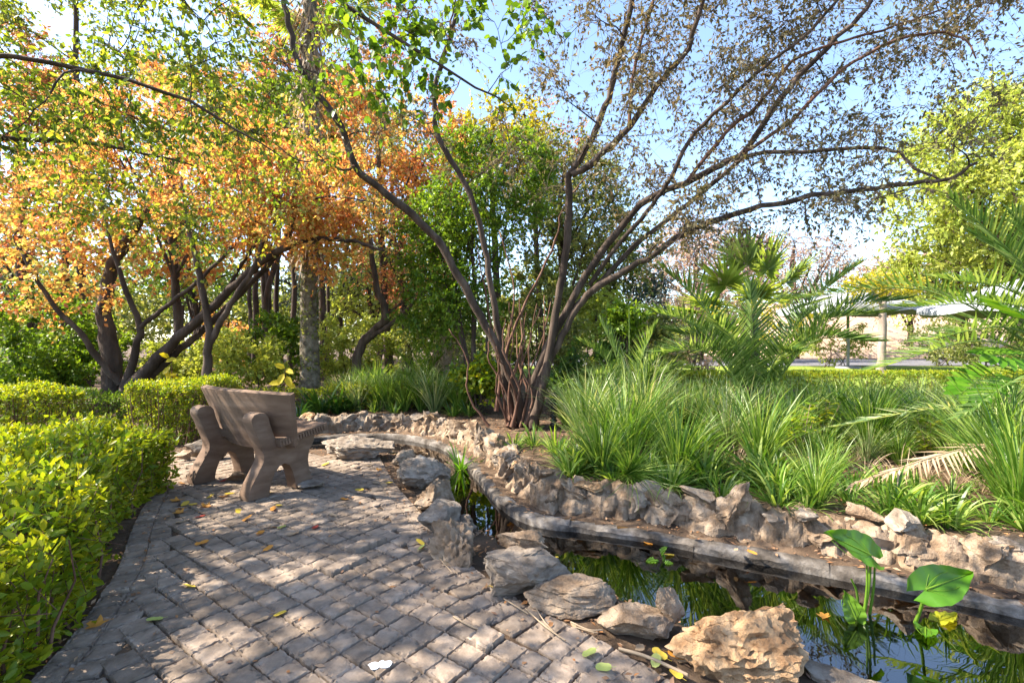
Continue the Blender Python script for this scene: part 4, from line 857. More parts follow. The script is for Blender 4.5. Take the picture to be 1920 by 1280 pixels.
def clump(kind, u, v, z=None, sc_=1.0, d=None):
    ms, nm, lab, gr = KIND[kind]
    p = P(u, v, .12) if d is None else D(u, v, d)
    zz = gz(p[0], p[1]) - .01; zn = next(t for m_, t in ZONES if u < m_); row = '' if kind in ('low', 'cliv') else (', against the wall' if v > 845 or (u < 930 and v > 766) else ', further back')
    if 1460 < u < 1830 and v > 862 and kind != 'low': sc_ = min(sc_, .5)
    if u > 1230 and kind in ('fine', 'pale'): sc_ = min(sc_, (1.4 - 78 * p[1] / F_PX - .1) / .95)
    lab_ = lab.replace(' in the planting bed', '') + ' ' + zn + row if kind != 'cliv' else lab
    return tag(link(nm, ms[rng.integers(len(ms))], None, (p[0], p[1], zz), (rng.normal(0, .06), rng.normal(0, .06), rng.uniform(0, 6.28)), (sc_ * rng.uniform(.9, 1.1),) * 3), lab_, 'plant', gr)
for (k, u, v, s) in [('fine', 1165, 868, .95), ('fine', 1225, 850, .75), ('pale', 1140, 840, .75), ('broad', 1270, 880, .8), ('broad', 1310, 862, .8), ('broad', 1235, 885, .6), ('broad', 1420, 905, .8), ('fine', 1425, 880, 1.05), ('broad', 1450, 900, .7), ('pale', 1480, 850, 1.0),
        ('fine', 1560, 905, .95), ('fine', 1535, 880, .9), ('pale', 1600, 850, .9), ('fine', 1650, 850, .9), ('pale', 1700, 840, 1.0), ('fine', 1740, 860, .95), ('pale', 1780, 850, .9), ('fine', 1885, 935, 1.0), ('fine', 1850, 905, 1.0), ('pale', 1830, 880, .9), ('fine', 1925, 950, .95), ('fine', 1800, 900, .8), ('broad', 1905, 960, .8),
        ('low', 1000, 835, .9), ('low', 1040, 850, 1.0), ('broad', 1050, 858, .5), ('low', 1080, 862, .9), ('low', 965, 840, .7), ('fine', 1095, 825, .8), ('fine', 1060, 800, .7), ('low', 1350, 885, .8), ('low', 1660, 925, .9), ('low', 1720, 935, .9), ('low', 1600, 925, .8), ('low', 1500, 915, .9), ('low', 1780, 945, .8),
        ('fine', 1330, 835, .9), ('pale', 1380, 840, .9), ('fine', 1290, 825, .9), ('fine', 1500, 815, .9), ('fine', 1210, 815, 1.0), ('fine', 1570, 810, 1.0), ('fine', 1660, 800, 1.0), ('pale', 1730, 800, 1.0), ('fine', 1800, 805, 1.0), ('fine', 1870, 830, 1.1), ('fine', 1420, 805, .9), ('fine', 1130, 790, 1.0), ('fine', 1360, 795, 1.0), ('fine', 1250, 785, 1.0),
        ('fine', 790, 772, 1.0), ('pale', 815, 775, 1.1), ('pale', 800, 770, 1.0), ('fine', 760, 768, .8), ('fine', 730, 770, .8), ('low', 700, 772, .9), ('fine', 860, 775, .8), ('low', 880, 780, 1.0), ('fine', 690, 762, .7), ('fine', 660, 760, .9), ('pale', 640, 758, .8), ('fine', 890, 765, .8), ('fine', 840, 765, .9), ('low', 740, 775, .9), ('low', 850, 780, .9), ('fine', 710, 752, .9), ('fine', 675, 750, .9), ('fine', 770, 752, .9),
        ('cliv', 600, 772, .9), ('cliv', 635, 770, 1.0), ('cliv', 665, 768, .9), ('cliv', 575, 768, .8), ('cliv', 560, 778, .7)]:
    clump(k, u, v, sc_=s)
for q in range(84):
    u = rng.uniform(1090, 1990); v = rng.uniform(745, 850 + (u - 1090) * .055)
    clump(['fine', 'pale', 'pale', 'broad'][rng.integers(4)], u, v, sc_=rng.uniform(.8, 1.15))
for q in range(70):
    t_ = rng.uniform(.46, .97); j_ = int(t_ * len(LIP)); q_ = offset(LIP, rng.uniform(.5, 1.15))[j_]
    clump(['low', 'low', 'broad', 'fine'][rng.integers(4)] if q > 30 else 'low', CX + F_PX * q_[0] / q_[1], CY + F_PX * (CAM_H - .12) / q_[1], sc_=rng.uniform(.7, 1.15))
for (u, v, s) in [(1120, 858, .8), (1290, 868, .6), (1380, 880, .6), (1510, 900, .7), (1620, 905, .8), (1690, 915, .8), (1740, 905, .7), (1790, 925, .7), (1840, 930, .6), (1700, 860, .9), (1600, 870, .8), (1330, 850, .7), (845, 772, .8), (720, 770, .7)]: clump('dry', u, v, sc_=s)
for q in range(24):
    u = rng.uniform(640, 930); clump(['pale', 'pale', 'fine'][rng.integers(3)], u, rng.uniform(748, 772), sc_=rng.uniform(.6, .95))
o = clump('fine', 1175, 905, sc_=.55); o.location.z = .2; o.rotation_euler[0] = R(62); o.rotation_euler[2] = R(8); o['label'] = 'reed tuft spilling down over the rock face to the kerb'; o['group'] = 'spilling reeds'
# leafy herbs standing between the reeds
for q, (u, v, h_, lab) in enumerate([(1500, 880, .62, 'upright leafy herb with yellowing lower leaves beside the young date palm reeds'), (1545, 850, .55, 'smaller leafy herb behind the yellowing one'), (1745, 880, .5, 'bushy green herb near the dead frond tip'), (1120, 770, .8, 'broad green herb close to the ribbed black post')]):
    p = P(u, v, .12); z_ = gz(p[0], p[1]); t = thing('leafy_herb', lab, 'plant'); mbT, mbL = MB(), MB()
    for k in range(5):
        e = p + np.array([rng.normal(0, .12), rng.normal(0, .1), 0]); e[2] = z_ + h_ * rng.uniform(.7, 1.05); ln = smooth_line([[p[0], p[1], z_ - .02], (np.array([p[0], p[1], z_]) + e) / 2 + [0, 0, .03], e], 10); tube(mbT, ln, np.linspace(.006, .003, 10), 5)
        n_ = 22; i_ = rng.integers(3, 10, n_); a = rng.uniform(0, 6.28, n_); leaves(mbL, ln[i_], np.stack([np.cos(a), np.sin(a), rng.uniform(-.3, .6, n_)], 1), np.repeat([[0, 0, 1.0]], n_, 0) + rng.normal(0, .3, (n_, 3)), rng.uniform(.08, .15, n_), .035, T_OVAL)
    mbT.build('stems', M['dry'], t); mbL.build('leaves', M['lf_hedge'], t)
# dry plume grass
pl = thing('plume_grass', 'dry tan feathery plume grass behind the pond end', 'plant'); p0 = D(838, 730, 9.6); p0[2] = gz(p0[0], p0[1])
mb = MB(); mbL = MB()
for k in range(46):
    a = rng.uniform(0, 6.28); e = p0 + np.array([math.cos(a) * rng.uniform(.05, .4), math.sin(a) * .3, rng.uniform(.8, 1.35)]); ln = smooth_line([p0 + rng.normal(0, .05, 3) * [1, 1, 0], (p0 + e) / 2 + [0, 0, .1], e], 8); tube(mb, ln, .004, 3)
    n_ = 26; q = ln[rng.integers(4, 8, n_)] + rng.normal(0, .015, (n_, 3)); leaves(mbL, q, norm(rng.normal(0, .5, (n_, 3)) + [0, 0, 1]), rdir(n_), rng.uniform(.05, .12, n_), .012)
mb.build('stalks', M['dry'], pl); mbL.build('plumes', M['dry'], pl)

# ------------------------------------------------------------------ palms
T_LANCE = (np.array([[0, 0, 0], [.22, .5, .16], [1, 0, -.5], [.22, -.5, .16]]), [np.array([[0, 2, 1], [0, 3, 2]])])
def frond(parent, b0, mid, tip, n_=46, LL=.36, WW=.022, mat='lf_palm', rr=.012, t0=.18, name='frond', lift=.35, dead=False):
    ln = smooth_line([b0, mid, tip], 30); mb = MB(); tube(mb, ln, np.linspace(rr, .002, 30), 5, .7)
    t = np.linspace(t0, .995, n_); f = t * 28.99; i = f.astype(int); w = (f - i)[:, None]; p = ln[i] * (1 - w) + ln[i + 1] * w; tg_ = norm(ln[i + 1] - ln[i])
    side = norm(np.cross(tg_, [0, 0, 1])); up = np.cross(side, tg_)
    for sg in (-1, 1):
        a = np.interp(t, [t0, .7, 1], [1.15, .8, .25]) + rng.normal(0, .07, n_); lf = lift + rng.normal(0, .14, n_)
        d = np.cos(a)[:, None] * tg_ + (np.sin(a) * np.cos(lf))[:, None] * side * sg + (np.sin(a) * np.sin(lf))[:, None] * up
        if dead: d = d + np.array([0, 0, -.9]) * rng.uniform(.4, 1, n_)[:, None]
        L = LL * np.interp(t, [t0, .35, .65, 1], [.55, 1, .95, .4]) * rng.uniform(.88, 1.1, n_)
        leaves(mb, p, d, up + rng.normal(0, .25, (n_, 3)) + side * sg * -.5, L, WW, T_LANCE)
    return mb.build(name, M[mat], parent)
def dfrond(parent, bpx, tpx, sag, **kw):
    b0 = D(*bpx); tip = D(*tpx); mid = (b0 + tip) / 2 + np.array([0, 0, sag]); return frond(parent, b0, mid, tip, **kw)
dp = thing('date_palm', 'young feathery date palm arching over the reeds in front of the fan palm', 'palm'); B = (1418, 770, 6.2)
for (u, v, d, s) in [(1240, 500, 6.0, .30), (1215, 580, 5.6, .36), (1235, 660, 5.4, .34), (1407, 535, 5.9, .03), (1610, 495, 6.2, .36), (1665, 585, 5.7, .45), (1640, 640, 5.3, .42), (1530, 575, 6.8, .3), (1300, 610, 7.0, .3), (1500, 660, 5.2, .3), (1340, 600, 5.2, .25), (1700, 560, 6.0, .5), (1255, 620, 6.6, .3)]:
    dfrond(dp, B, (u, v, d), s, LL=.46, n_=50, WW=.026, lift=.6)
st_ = MB(); b0 = D(*B); z_ = gz(b0[0], b0[1]); tube(st_, [[b0[0], b0[1], z_ - .05], [b0[0], b0[1], b0[2]], [b0[0], b0[1], b0[2] + .12]], [.10, .09, .05], 9, cap=True); st_.build('trunk', M['bark_dark'], dp, True)
dp2 = thing('date_palm', 'large date palm with one dead tan frond sweeping low over the reeds', 'palm'); B2 = (2080, 760, 4.6)
for (u, v, d, s) in [(1785, 372, 4.2, .25), (1690, 575, 4.6, .42), (1480, 560, 5.0, .55), (1640, 690, 4.4, .42), (1720, 640, 4.0, .4), (1850, 560, 4.0, .3), (1830, 440, 4.6, .3), (1900, 400, 4.2, .2), (1760, 520, 4.3, .4), (2000, 360, 4.4, .2), (2200, 420, 4.6, .3), (1800, 780, 3.7, .35), (2350, 600, 4.6, .3)]:
    dfrond(dp2, B2, (u, v, d), s, LL=.42, n_=46, rr=.014, WW=.024, lift=.65)
dfrond(dp2, (2040, 845, 4.3), (1600, 905, 3.55), .16, LL=.26, n_=46, mat='dry', name='dead_frond', dead=True, WW=.02)
dfrond(dp2, (2060, 830, 4.5), (1560, 800, 4.9), .25, LL=.28, n_=40, mat='lf_strap_pale', name='frond')
st_ = MB(); b0 = D(*B2); z_ = gz(b0[0], b0[1]); tube(st_, [[b0[0], b0[1], z_ - .05], [b0[0], b0[1], b0[2]], [b0[0], b0[1], b0[2] + .15]], [.13, .12, .06], 9, cap=True); st_.build('trunk', M['bark_dark'], dp2, True)
dp3 = thing('date_palm', 'small dark date palm beside the pond tree reeds', 'palm'); B3 = (1180, 745, 7.6)
for (u, v, d, s) in [(1090, 640, 7.4, .15), (1125, 600, 7.8, .1), (1180, 590, 7.6, .03), (1230, 610, 7.4, .1), (1265, 655, 7.3, .15), (1100, 700, 7.0, .15), (1250, 700, 7.0, .15), (1300, 690, 7.2, .2)]:
    dfrond(dp3, B3, (u, v, d), s, LL=.36, n_=40, WW=.024, lift=.6)
dp4 = thing('date_palm', 'tiny light green palm seedling behind the pale reeds', 'palm'); B4 = (790, 730, 9.4)
for (u, v, d, s) in [(745, 660, 9.2, .1), (775, 630, 9.6, .05), (810, 640, 9.3, .08), (830, 665, 9.4, .1), (755, 700, 9.0, .1)]:
    dfrond(dp4, B4, (u, v, d), s, LL=.3, n_=26, mat='lf_green')
def fan(parent, hub, dv, n_=26, LL=.6, mat='lf_fan', pet=None):
    mb = MB(); dv = norm(np.asarray(dv, float))
    if pet is not None: tube(mb, smooth_line([pet, (pet + hub) / 2 + [0, 0, .06], hub], 8), np.linspace(.012, .007, 8), 5, .8)
    side = norm(np.cross(dv, [0, 0, 1])); up = np.cross(side, dv); th = np.linspace(-2.2, 2.2, n_); dirs = np.cos(th)[:, None] * dv + np.sin(th)[:, None] * side + rng.normal(0, .04, (n_, 3)) + (.18 * np.cos(th * .7))[:, None] * up
    leaves(mb, np.repeat(hub[None], n_, 0), dirs, np.repeat(up[None], n_, 0) + rng.normal(0, .15, (n_, 3)), LL * (.75 + .25 * np.cos(th)) * rng.uniform(.92, 1.06, n_), LL * .15, T_LANCE)
    return mb.build('fan_leaf', M[mat], parent)
fp = thing('fan_palm', 'fan palm with stiff pleated leaves rising behind the date palm', 'palm'); cpt = D(1405, 590, 7.6); z_ = gz(cpt[0], cpt[1])
mb = MB(); tube(mb, [[cpt[0], cpt[1], z_ - .05], [cpt[0] + .02, cpt[1], 1.0], cpt], [.16, .14, .12], 10); mb.build('trunk', M['bark_dark'], fp, True)
for (u, v, d, l) in [(1360, 510, 8.3, .6), (1330, 545, 8.2, .5), (1400, 470, 8.7, .6), (1440, 480, 8.4, .62), (1480, 500, 8.6, .6), (1385, 455, 9.0, .5), (1500, 550, 8.4, .5), (1320, 590, 8.4, .5), (1345, 560, 8.9, .5), (1420, 530, 8.0, .5), (1460, 540, 8.9, .5), (1300, 560, 8.8, .45), (1490, 590, 8.1, .45), (1350, 620, 8.0, .45)]:
    h = D(u, v + 25, d - 1.0); fan(fp, h, h - cpt + [0, -.05, .05], LL=l * 1.1, pet=cpt)

# lobed leaves at the right edge
ph = thing('split_leaf_plant', 'split-leaf plant with deeply lobed glossy leaves under the large date palm', 'plant'); root = np.array([4.3, 3.9, .1])
def lobed(parent, hub, dv, up, L):
    mb = MB(); dv = norm(np.asarray(dv)); side = norm(np.cross(dv, up)); up = np.cross(side, dv)
    tube(mb, smooth_line([root, (root + hub) / 2 + [0, 0, .25], hub, hub + dv * L], 16), np.linspace(.012, .003, 16), 5, .8)
    n_ = 8; t = np.linspace(.02, .95, n_)
    for sg in (-1, 1):
        a = np.linspace(1.9, .5, n_); d = np.cos(a)[:, None] * dv + np.sin(a)[:, None] * side * sg - .1 * up
        leaves(mb, hub + dv * (t * L)[:, None] - side * sg * .0, d, np.repeat(up[None], n_, 0), L * np.interp(t, [0, .4, 1], [.5, .6, .4]), L * .21, T_OVAL)
    mb.build('lobed_leaf', M['lf_water'], parent)
lobed(ph, D(1935, 600, 3.8), [-.8, -.3, .25], [0, -.5, 1], .42); lobed(ph, D(1930, 670, 4.1), [-1, -.1, .05], [0, -.6, 1], .4); lobed(ph, D(1860, 700, 4.3), [-.7, -.2, -.3], [.1, -.7, 1], .4); lobed(ph, D(1990, 520, 4.0), [.3, -.5, .6], [0, -.6, 1], .42)

# ------------------------------------------------------------------ water plants
wp = thing('arrowhead_plant', 'water plant with large arrow-shaped leaves standing in the pond', 'plant')
def big_leaf(parent, base, root_, tipdir, up, L, W, mat='lf_water', c=.4, name='leaf', curl=.18):
    mb = MB(); x = norm(np.asarray(tipdir, float)); z = norm(np.asarray(up, float) - np.dot(up, x) * x); y = np.cross(z, x)
    s = np.linspace(-.28, 1, 16); w = np.interp(s, [-.28, -.2, -.05, .15, .4, .7, .9, 1], [.06, .26, .42, .5, .45, .26, .1, .0]); t = np.linspace(-1, 1, 9)
    Pm = np.array([[base + x * L * a + y * W * ww * b_ + z * (abs(b_) ** 1.3 * W * .16 - curl * L * max(a, 0) ** 2 + .006 * math.sin(a * 22) * abs(b_) + (0.0 if a > 0 else -abs(a) * .1)) for b_ in t] for a, ww in zip(s, w)])
    # notch where the stalk joins
    for j, a in enumerate(s):
        if a < 0:
            for q, b_ in enumerate(t): Pm[j, q] += y * W * (.10 * (-a / .28)) * np.sign(b_) if b_ != 0 else -x * a * L * 0
            Pm[j, 4] = base + x * 0.0
    n0, k0 = Pm.shape[:2]; i = np.arange(n0 - 1)[:, None] * k0 + np.arange(k0 - 1)[None]
    mb.add(Pm.reshape(-1, 3), np.stack([i, i + 1, i + k0 + 1, i + k0], -1).reshape(-1, 4), c)
    tube(mb, [base + x * L * a + z * (.003 - curl * L * a * a) for a in np.linspace(0, .95, 8)], np.linspace(.006, .001, 8), 4, .95)
    for sg in (-1, 1):
        for q in (.25, .5): tube(mb, [base + x * L * a * .85 + y * sg * W * q * math.sin(a * 2.8) * .8 + z * (.004 + W * .06 * math.sin(a * 2.8) - curl * L * (a * .85) ** 2) for a in np.linspace(0.02, 1, 7)], .0016, 3, .95)
    tube(mb, smooth_line([root_, (np.asarray(root_) + base) / 2 + [.02, 0, .03], base], 9), np.linspace(.011, .007, 9), 6, .9)
    return mb.build(name, M[mat], parent, True)
rA = P(1612, 1150, WATER_Z); rA[2] -= .1
big_leaf(wp, D(1632, 1040, 2.72), rA, [-.86, .1, .42], [.35, -.75, .6], .27, .20, c=.55, curl=.05)
big_leaf(wp, D(1735, 1105, 2.55), P(1705, 1160, WATER_Z) - [0, 0, .1], [.92, .05, .30], [-.15, -.75, .65], .28, .20, c=.25, curl=.1)
big_leaf(wp, P(1605, 1170, WATER_Z) + [0, 0, .03], rA, [-.3, .2, .95], [-.3, -.9, .3], .15, .11, c=.8, curl=.1)
big_leaf(wp, P(1760, 1165, WATER_Z) + [0, 0, .006], P(1755, 1170, WATER_Z) - [0, 0, .1], [.95, .3, .02], [0, 0, 1], .15, .10, 'lf_hedge', .95, curl=0)
big_leaf(wp, P(1735, 1180, WATER_Z) + [0, 0, .01], P(1740, 1180, WATER_Z) - [0, 0, .1], [-.5, -.6, .05], [0, -.2, 1], .15, .1, c=.5, curl=0)
mb = MB()
for a, b_ in [((1625, 1150), (1640, 1060)), ((1615, 1155), (1625, 1055)), ((1608, 1140), (1596, 1085))]:
    q0 = P(a[0], a[1], WATER_Z); q1 = D(b_[0], b_[1], q0[1] - .02); tube(mb, smooth_line([q0 - [0, 0, .1], (q0 + q1) / 2 + [.015, 0, 0], q1], 8), np.linspace(.009, .005, 8), 5, .9)
mb.build('stalk', M['lf_water'], wp, True)
sm = thing('pond_seedling', 'small round-leaved seedling rising from the water near the kerb', 'plant')
for (u, v, dx, l) in [(1240, 1050, .3, .07), (1228, 1052, -.9, .07), (1248, 1056, .8, .05)]:
    q = P(u, v, WATER_Z); big_leaf(sm, q + [0, 0, .05 if dx == .3 else .005], q - [0, 0, .06], [dx, -.2, .5 if dx == .3 else 0], [0, -.4, 1], l, l * .8, c=.7, curl=.1)
fl = tag(link('floating_strap_plant', strap_mesh(77, 34, (.2, .4), (.012, .022), 1.35, .5, M['lf_water'], .05), None, P(862, 880, WATER_Z)), 'yellow-green strap plant floating in the narrow part of the pond', 'plant')

# ------------------------------------------------------------------ golden seedling, post, markers, pole, parasols, far wall
gs = thing('golden_seedling', 'large-leaved golden yellow seedling standing behind the bench', 'plant'); b0 = D(533, 728, 7.4); z_ = gz(b0[0], b0[1])
mb = MB(); tube(mb, [[b0[0], b0[1], z_], [b0[0], b0[1], .5], D(535, 688, 7.4)], [.01, .008, .004], 5, .3); mb.build('stem', M['bark_red'], gs)
for (u, v, dx, dz, l) in [(535, 690, -.9, .4, .17), (536, 692, .7, -.3, .16), (533, 700, -.4, -.9, .2), (537, 705, .5, -.8, .2), (530, 716, -1, -.1, .2), (540, 718, .8, -.4, .16)]:
    mb = MB(); leaves(mb, D(u, v, 7.4)[None], np.array([[dx, -.3, dz]]), np.array([[0, -1.0, .6]]), l, l * .6, T_OVAL); mb.build('leaf', M['lf_golden'], gs)
gs2 = thing('golden_seedling', 'golden yellow leafy sprig beyond the clipped hedge block', 'plant'); b0 = D(322, 700, 8.6); z_ = gz(b0[0], b0[1]); mb = MB(); tube(mb, [[b0[0], b0[1], z_], [b0[0], b0[1], .9], D(322, 678, 8.6)], [.01, .008, .004], 5, .3); mb.build('stem', M['bark_red'], gs2)
for k in range(9):
    mb = MB(); leaves(mb, D(322 + rng.normal(0, 6), 690 + rng.normal(0, 12), 8.6)[None], rdir(1), np.array([[0, -1.0, .6]]), .17, .11, T_OVAL); mb.build('leaf', M['lf_golden'], gs2)
po = thing('ribbed_post', 'short black ribbed post among the reeds beside the pond tree', 'post'); b0 = D(1038, 790, 7.0); z_ = gz(b0[0], b0[1])
mb = MB(); tube(mb, [[b0[0], b0[1], z_ - .05], [b0[0], b0[1], z_ + .52]], .035, 12, cap=True); mb.build('shaft', M['black'], po, True)
for k in range(8):
    mb = MB(); zc = z_ + .06 + k * .06; tube(mb, [[b0[0], b0[1], zc - .016], [b0[0], b0[1], zc - .012], [b0[0], b0[1], zc + .012], [b0[0], b0[1], zc + .016]], [.036, .054, .054, .036], 12); mb.build('rib', M['black'], po)
b0 = P(1198, 886, .14); mb = MB(); tube(mb, [b0 - [0, 0, .05], b0 + [0, 0, .09], b0 + [0, 0, .10]], [.017, .016, .010], 8, cap=True); tag(mb.build('marker_peg', M['yellow']), 'short yellow peg standing on the rock wall by the reeds', 'peg')
gp_ = thing('painted_pole', 'thin pale green pole far behind the slender tree', 'pole'); b0 = D(355, 690, 20); z_ = gz(b0[0], b0[1]); mb = MB(); tube(mb, [[b0[0], b0[1], z_ - .1], [b0[0], b0[1], 2.4]], .05, 8, cap=True); mb.build('shaft', M['palegreen'], gp_)
mb = MB(); tube(mb, [[b0[0], b0[1], z_ - .02], [b0[0], b0[1], z_ + .06]], .13, 10, cap=True); mb.build('base', M['palegreen'], gp_)
def parasol(u, vtop, veave, d, half, label):
    c = D(u, vtop, d); ze = D(u, veave, d)[2]; t = thing('garden_parasol', label, 'parasol', 'grey canopies beyond the lawn', (c[0], c[1], 0)); z0 = gz(c[0], c[1]); n_ = 8
    for k in range(n_):
        a0, a1 = k * math.tau / n_ + .2, (k + 1) * math.tau / n_ + .2; m_ = 7; V = []
        for i in range(m_):
            f_ = i / (m_ - 1); z = c[2] + (ze - c[2]) * (f_ ** 1.15) 
            for j in range(5):
                g_ = j / 4; px = (math.cos(a0) * (1 - g_) + math.cos(a1) * g_) * half * f_; py = (math.sin(a0) * (1 - g_) + math.sin(a1) * g_) * half * f_
                V.append((px, py, z - .10 * f_ * math.sin(math.pi * g_)))
        for j in range(5): V.append((V[(m_ - 1) * 5 + j][0] * 1.003, V[(m_ - 1) * 5 + j][1] * 1.003, V[(m_ - 1) * 5 + j][2] - .22))
        i = np.arange(m_)[:, None] * 5 + np.arange(4)[None]; mb = MB(); mb.add(np.array(V), np.stack([i, i + 1, i + 6, i + 5], -1).reshape(-1, 4)); mb.build('canopy_panel', M['parasol'], t, True)
        mb = MB(); tube(mb, [(0, 0, c[2] - .06), (math.cos(a0) * half * .99, math.sin(a0) * half * .99, ze - .04)], .025, 4); mb.build('rib', M['metal'], t)
    mb = MB(); tube(mb, [(0, 0, z0 - .05), (0, 0, c[2] + .12)], .06, 8, cap=True); mb.build('pole', M['metal'], t)
    mb = MB(); tube(mb, [(0, 0, z0), (0, 0, z0 + .08), (0, 0, z0 + .1)], [.5, .5, .3], 16, cap=True); mb.build('base', M['metal'], t)
parasol(1590, 543, 578, 22, 2.9, 'wide grey canvas parasol seen through the date palm fronds')
parasol(1975, 508, 572, 17, 3.7, 'large grey canvas parasol above the split-leaf plant')
bx = np.linspace(17, 110, 94); by = np.linspace(0, 1, 14); X, Y = np.meshgrid(bx, by); Z = zf - .1 + 4.6 * Y ** .8 * (1 - .15 * np.sin(X * .25)) * np.clip((X - 17) / 6, 0, 1) + rng.normal(0, .05, X.shape)
i = np.arange(13)[:, None] * 94 + np.arange(93)[None]; mb = MB(); mb.add(np.stack([X, 35 + 9 * Y + .5 * np.sin(X * .6), Z], -1).reshape(-1, 3), np.stack([i, i + 1, i + 95, i + 94], -1).reshape(-1, 4)); tag(mb.build('sandy_bank', M['wall'], smooth=True), kind='structure')

# ------------------------------------------------------------------ fallen leaves, litter, sticks, splash
def fleaf_mesh(seed, mat, star=False):
    r = np.random.default_rng(seed); n_ = 14; a = np.linspace(0, 2 * np.pi, n_, endpoint=False)
    rad = (.5 + .18 * np.cos(5 * a)) if star else np.abs(np.cos(a)) * .22 + .30
    xy = np.stack([np.cos(a) * rad * (1.15 if not star else 1), np.sin(a) * rad * (.8 if not star else 1)], 1); z = .22 * xy[:, 1] ** 2 * 2.5 + r.normal(0, .03, n_) + .15 * xy[:, 0] ** 2
    v = np.vstack([[[0, 0, .0]], np.column_stack([xy, z])]); i = np.arange(n_); f = np.stack([np.zeros(n_, int), 1 + i, 1 + (i + 1) % n_], 1)
    mb = MB(); mb.add(v, f, r.random()); tube(mb, [(.5, 0, .06), (.7, .03, .04), (.9, .08, .03)], .015, 3, .5); me = mb.mesh('fallen_leaf', mat); return me
FL = {k: [fleaf_mesh(hash(k) % 97 + s if False else s + len(k) * 7, M['fall_' + k], st) for s, st in ((1, False), (2, False), (3, k in ('orange', 'red')))] for k in ('yellow', 'orange', 'red', 'green', 'tan')}
WHERE = {'path': 'lying on the grey pavers', 'water': 'floating on the pond water', 'kerb': 'resting on the concrete pond kerb'}
def fleaf(k, u, v, where='path', size=.05):
    z = {'path': .006, 'water': WATER_Z + .004, 'kerb': -.045}[where]; p = P(u, v, z)
    o = link('fallen_leaf', FL[k][rng.integers(3)], None, p, (rng.normal(0, .15), rng.normal(0, .15), rng.uniform(0, 6.28)), (size * rng.uniform(.85, 1.15),) * 3)
    tag(o, {'green': 'pale green'}.get(k, k) + ' fallen leaf ' + WHERE[where], 'leaf', k + ' leaves ' + WHERE[where])
for (k, u, v) in [('yellow', 347, 944), ('yellow', 362, 945), ('orange', 338, 953), ('orange', 330, 938), ('orange', 385, 948), ('yellow', 395, 930), ('yellow', 500, 924), ('tan', 486, 930), ('orange', 420, 930), ('yellow', 523, 947), ('orange', 512, 953), ('yellow', 447, 958), ('orange', 387, 949), ('orange', 335, 960), ('red', 375, 968), ('tan', 340, 978), ('orange', 462, 972), ('red', 591, 988), ('tan', 510, 987), ('green', 528, 988), ('orange', 488, 998),
        ('tan', 550, 1000), ('orange', 378, 1017), ('orange', 503, 1027), ('tan', 625, 965), ('yellow', 674, 918), ('tan', 720, 908), ('yellow', 727, 905), ('orange', 645, 935), ('tan', 705, 905), ('orange', 710, 880), ('yellow', 355, 1098), ('yellow', 525, 1150), ('green', 290, 1160), ('green', 1105, 1223), ('green', 1132, 1250), ('yellow', 788, 1016), ('green', 790, 1026), ('tan', 490, 1161), ('orange', 180, 1170), ('yellow', 930, 1100), ('green', 936, 1105),
        ('yellow', 1237, 1225), ('orange', 1268, 1228), ('green', 1230, 1238), ('yellow', 1268, 1262), ('tan', 800, 975), ('orange', 793, 940), ('tan', 812, 1030), ('orange', 340, 905), ('orange', 370, 890), ('red', 420, 900), ('yellow', 430, 925), ('orange', 560, 868), ('yellow', 610, 870), ('tan', 690, 872), ('tan', 1200, 1215)]:
    fleaf(k, u, v, size=.075 if v < 1000 else .068)
for (k, u, v) in [('yellow', 968, 960), ('yellow', 984, 959), ('orange', 1064, 970), ('orange', 1072, 968), ('tan', 1085, 971), ('red', 1100, 975), ('tan', 1018, 963), ('yellow', 1040, 1045), ('orange', 1200, 1010), ('orange', 1222, 1003), ('orange', 1215, 1018), ('yellow', 1255, 1040), ('orange', 1505, 1050), ('red', 1532, 1062), ('orange', 1545, 1154), ('tan', 1180, 1008), ('orange', 1225, 995), ('tan', 1350, 1035), ('tan', 790, 845), ('tan', 800, 850)]:
    fleaf(k, u, v, 'water', .06)
for (k, u, v) in [('yellow', 1107, 943), ('tan', 1050, 940), ('orange', 955, 940), ('tan', 1300, 1005), ('orange', 1410, 1035), ('tan', 1380, 1030), ('orange', 1850, 1070), ('tan', 890, 880), ('orange', 740, 806), ('tan', 820, 826)]:
    fleaf(k, u, v, 'kerb', .05)
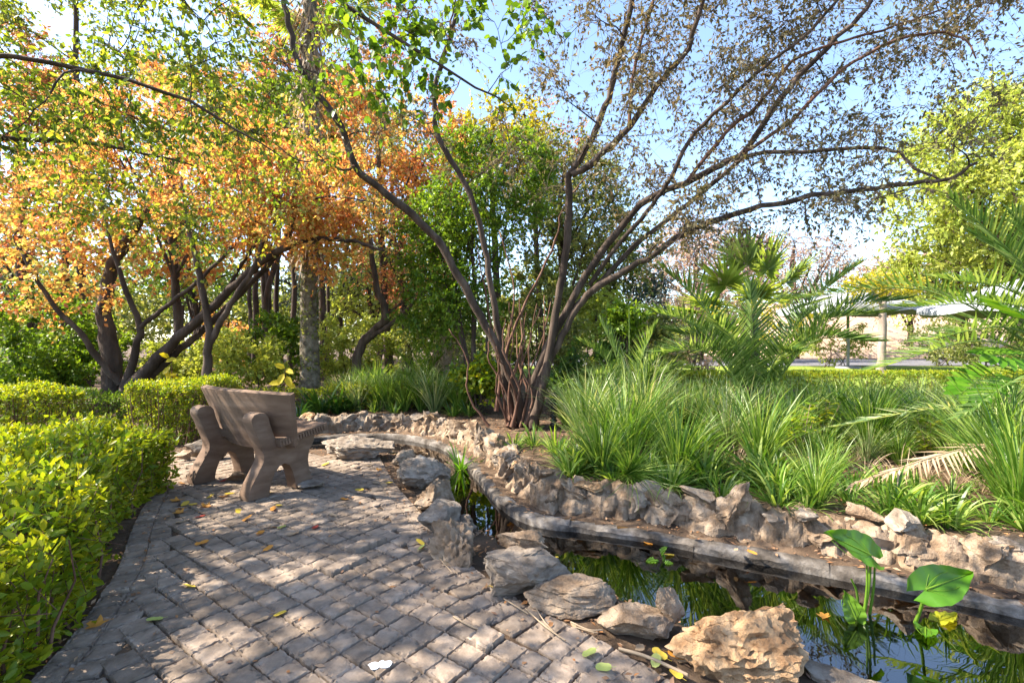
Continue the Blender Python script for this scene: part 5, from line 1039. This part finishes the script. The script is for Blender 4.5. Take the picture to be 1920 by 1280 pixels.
mb = MB(); q = rng.uniform((-4.6, -.5), (5, 9.5), (26000, 2)); dl = dist(q, LIP); inp = inside(q, PATH); ip = inside(q, POND); dr = dist(q, RIGHT_EDGE); dlf = dist(q, LEFT_EDGE)
kp = (~ip) & ((~inp & (rng.random(len(q)) < .8)) | (inp & (np.minimum(dr, dlf) < .14) & (rng.random(len(q)) < .5)) | (inp & (rng.random(len(q)) < .05))); q = q[kp]; inp = inp[kp]
h = ground_h(q) + np.where(inp, .034, .012); n_ = len(q); dd = rdir(n_); dd[:, 2] *= .25; up = rdir(n_, 2.0)
leaves(mb, np.column_stack([q, h]), dd, up, rng.uniform(.015, .055, n_), rng.uniform(.008, .024, n_)); tag(mb.build('leaf_litter', M['litter']), 'dry brown leaf litter scattered over the soil and joints', 'leaf litter', kind='stuff')
SGp = 'dry sticks lying by the edging stones'
for (a, b_, r_) in [((945, 1122), (990, 1150), .004), ((985, 1140), (1060, 1200), .004), ((850, 1155), (915, 1185), .005), ((1070, 1165), (1130, 1180), .004), ((1080, 1175), (1120, 1185), .003), ((1160, 1215), (1290, 1265), .008), ((1000, 1130), (1050, 1195), .003), ((805, 1008), (850, 1075), .003)]:
    p0, p1 = P(*a, .012), P(*b_, .012); mb = MB(); tube(mb, smooth_line([p0, (p0 + p1) / 2 + rng.normal(0, .02, 3) * [1, 1, .2], p1], 8), r_, 5, .7); tag(mb.build('dry_stick', M['dry']), 'thin dry stick lying on the pavers beside the edging stones', 'stick', SGp)
bm = bmesh.new(); c0 = P(712, 1246, .004); ring = []
for k in range(18):
    a = k / 18 * math.tau; rr_ = .034 * (1 + .35 * math.sin(2 * a + 1) + .12 * math.sin(5 * a) + random.uniform(-.22, .22)); ring.append(bm.verts.new((c0[0] + math.cos(a) * rr_ * 1.2, c0[1] + math.sin(a) * rr_, .004)))
f_ = bm.faces.new(ring); r_ = bmesh.ops.extrude_face_region(bm, geom=[f_]); bmesh.ops.translate(bm, verts=[e for e in r_['geom'] if isinstance(e, bmesh.types.BMVert)], vec=(0, 0, .003))
o = bmobj('white_splash', bm, M['white'], None, False); tag(o, 'white bird-dropping splash on a dark paver', 'splash')
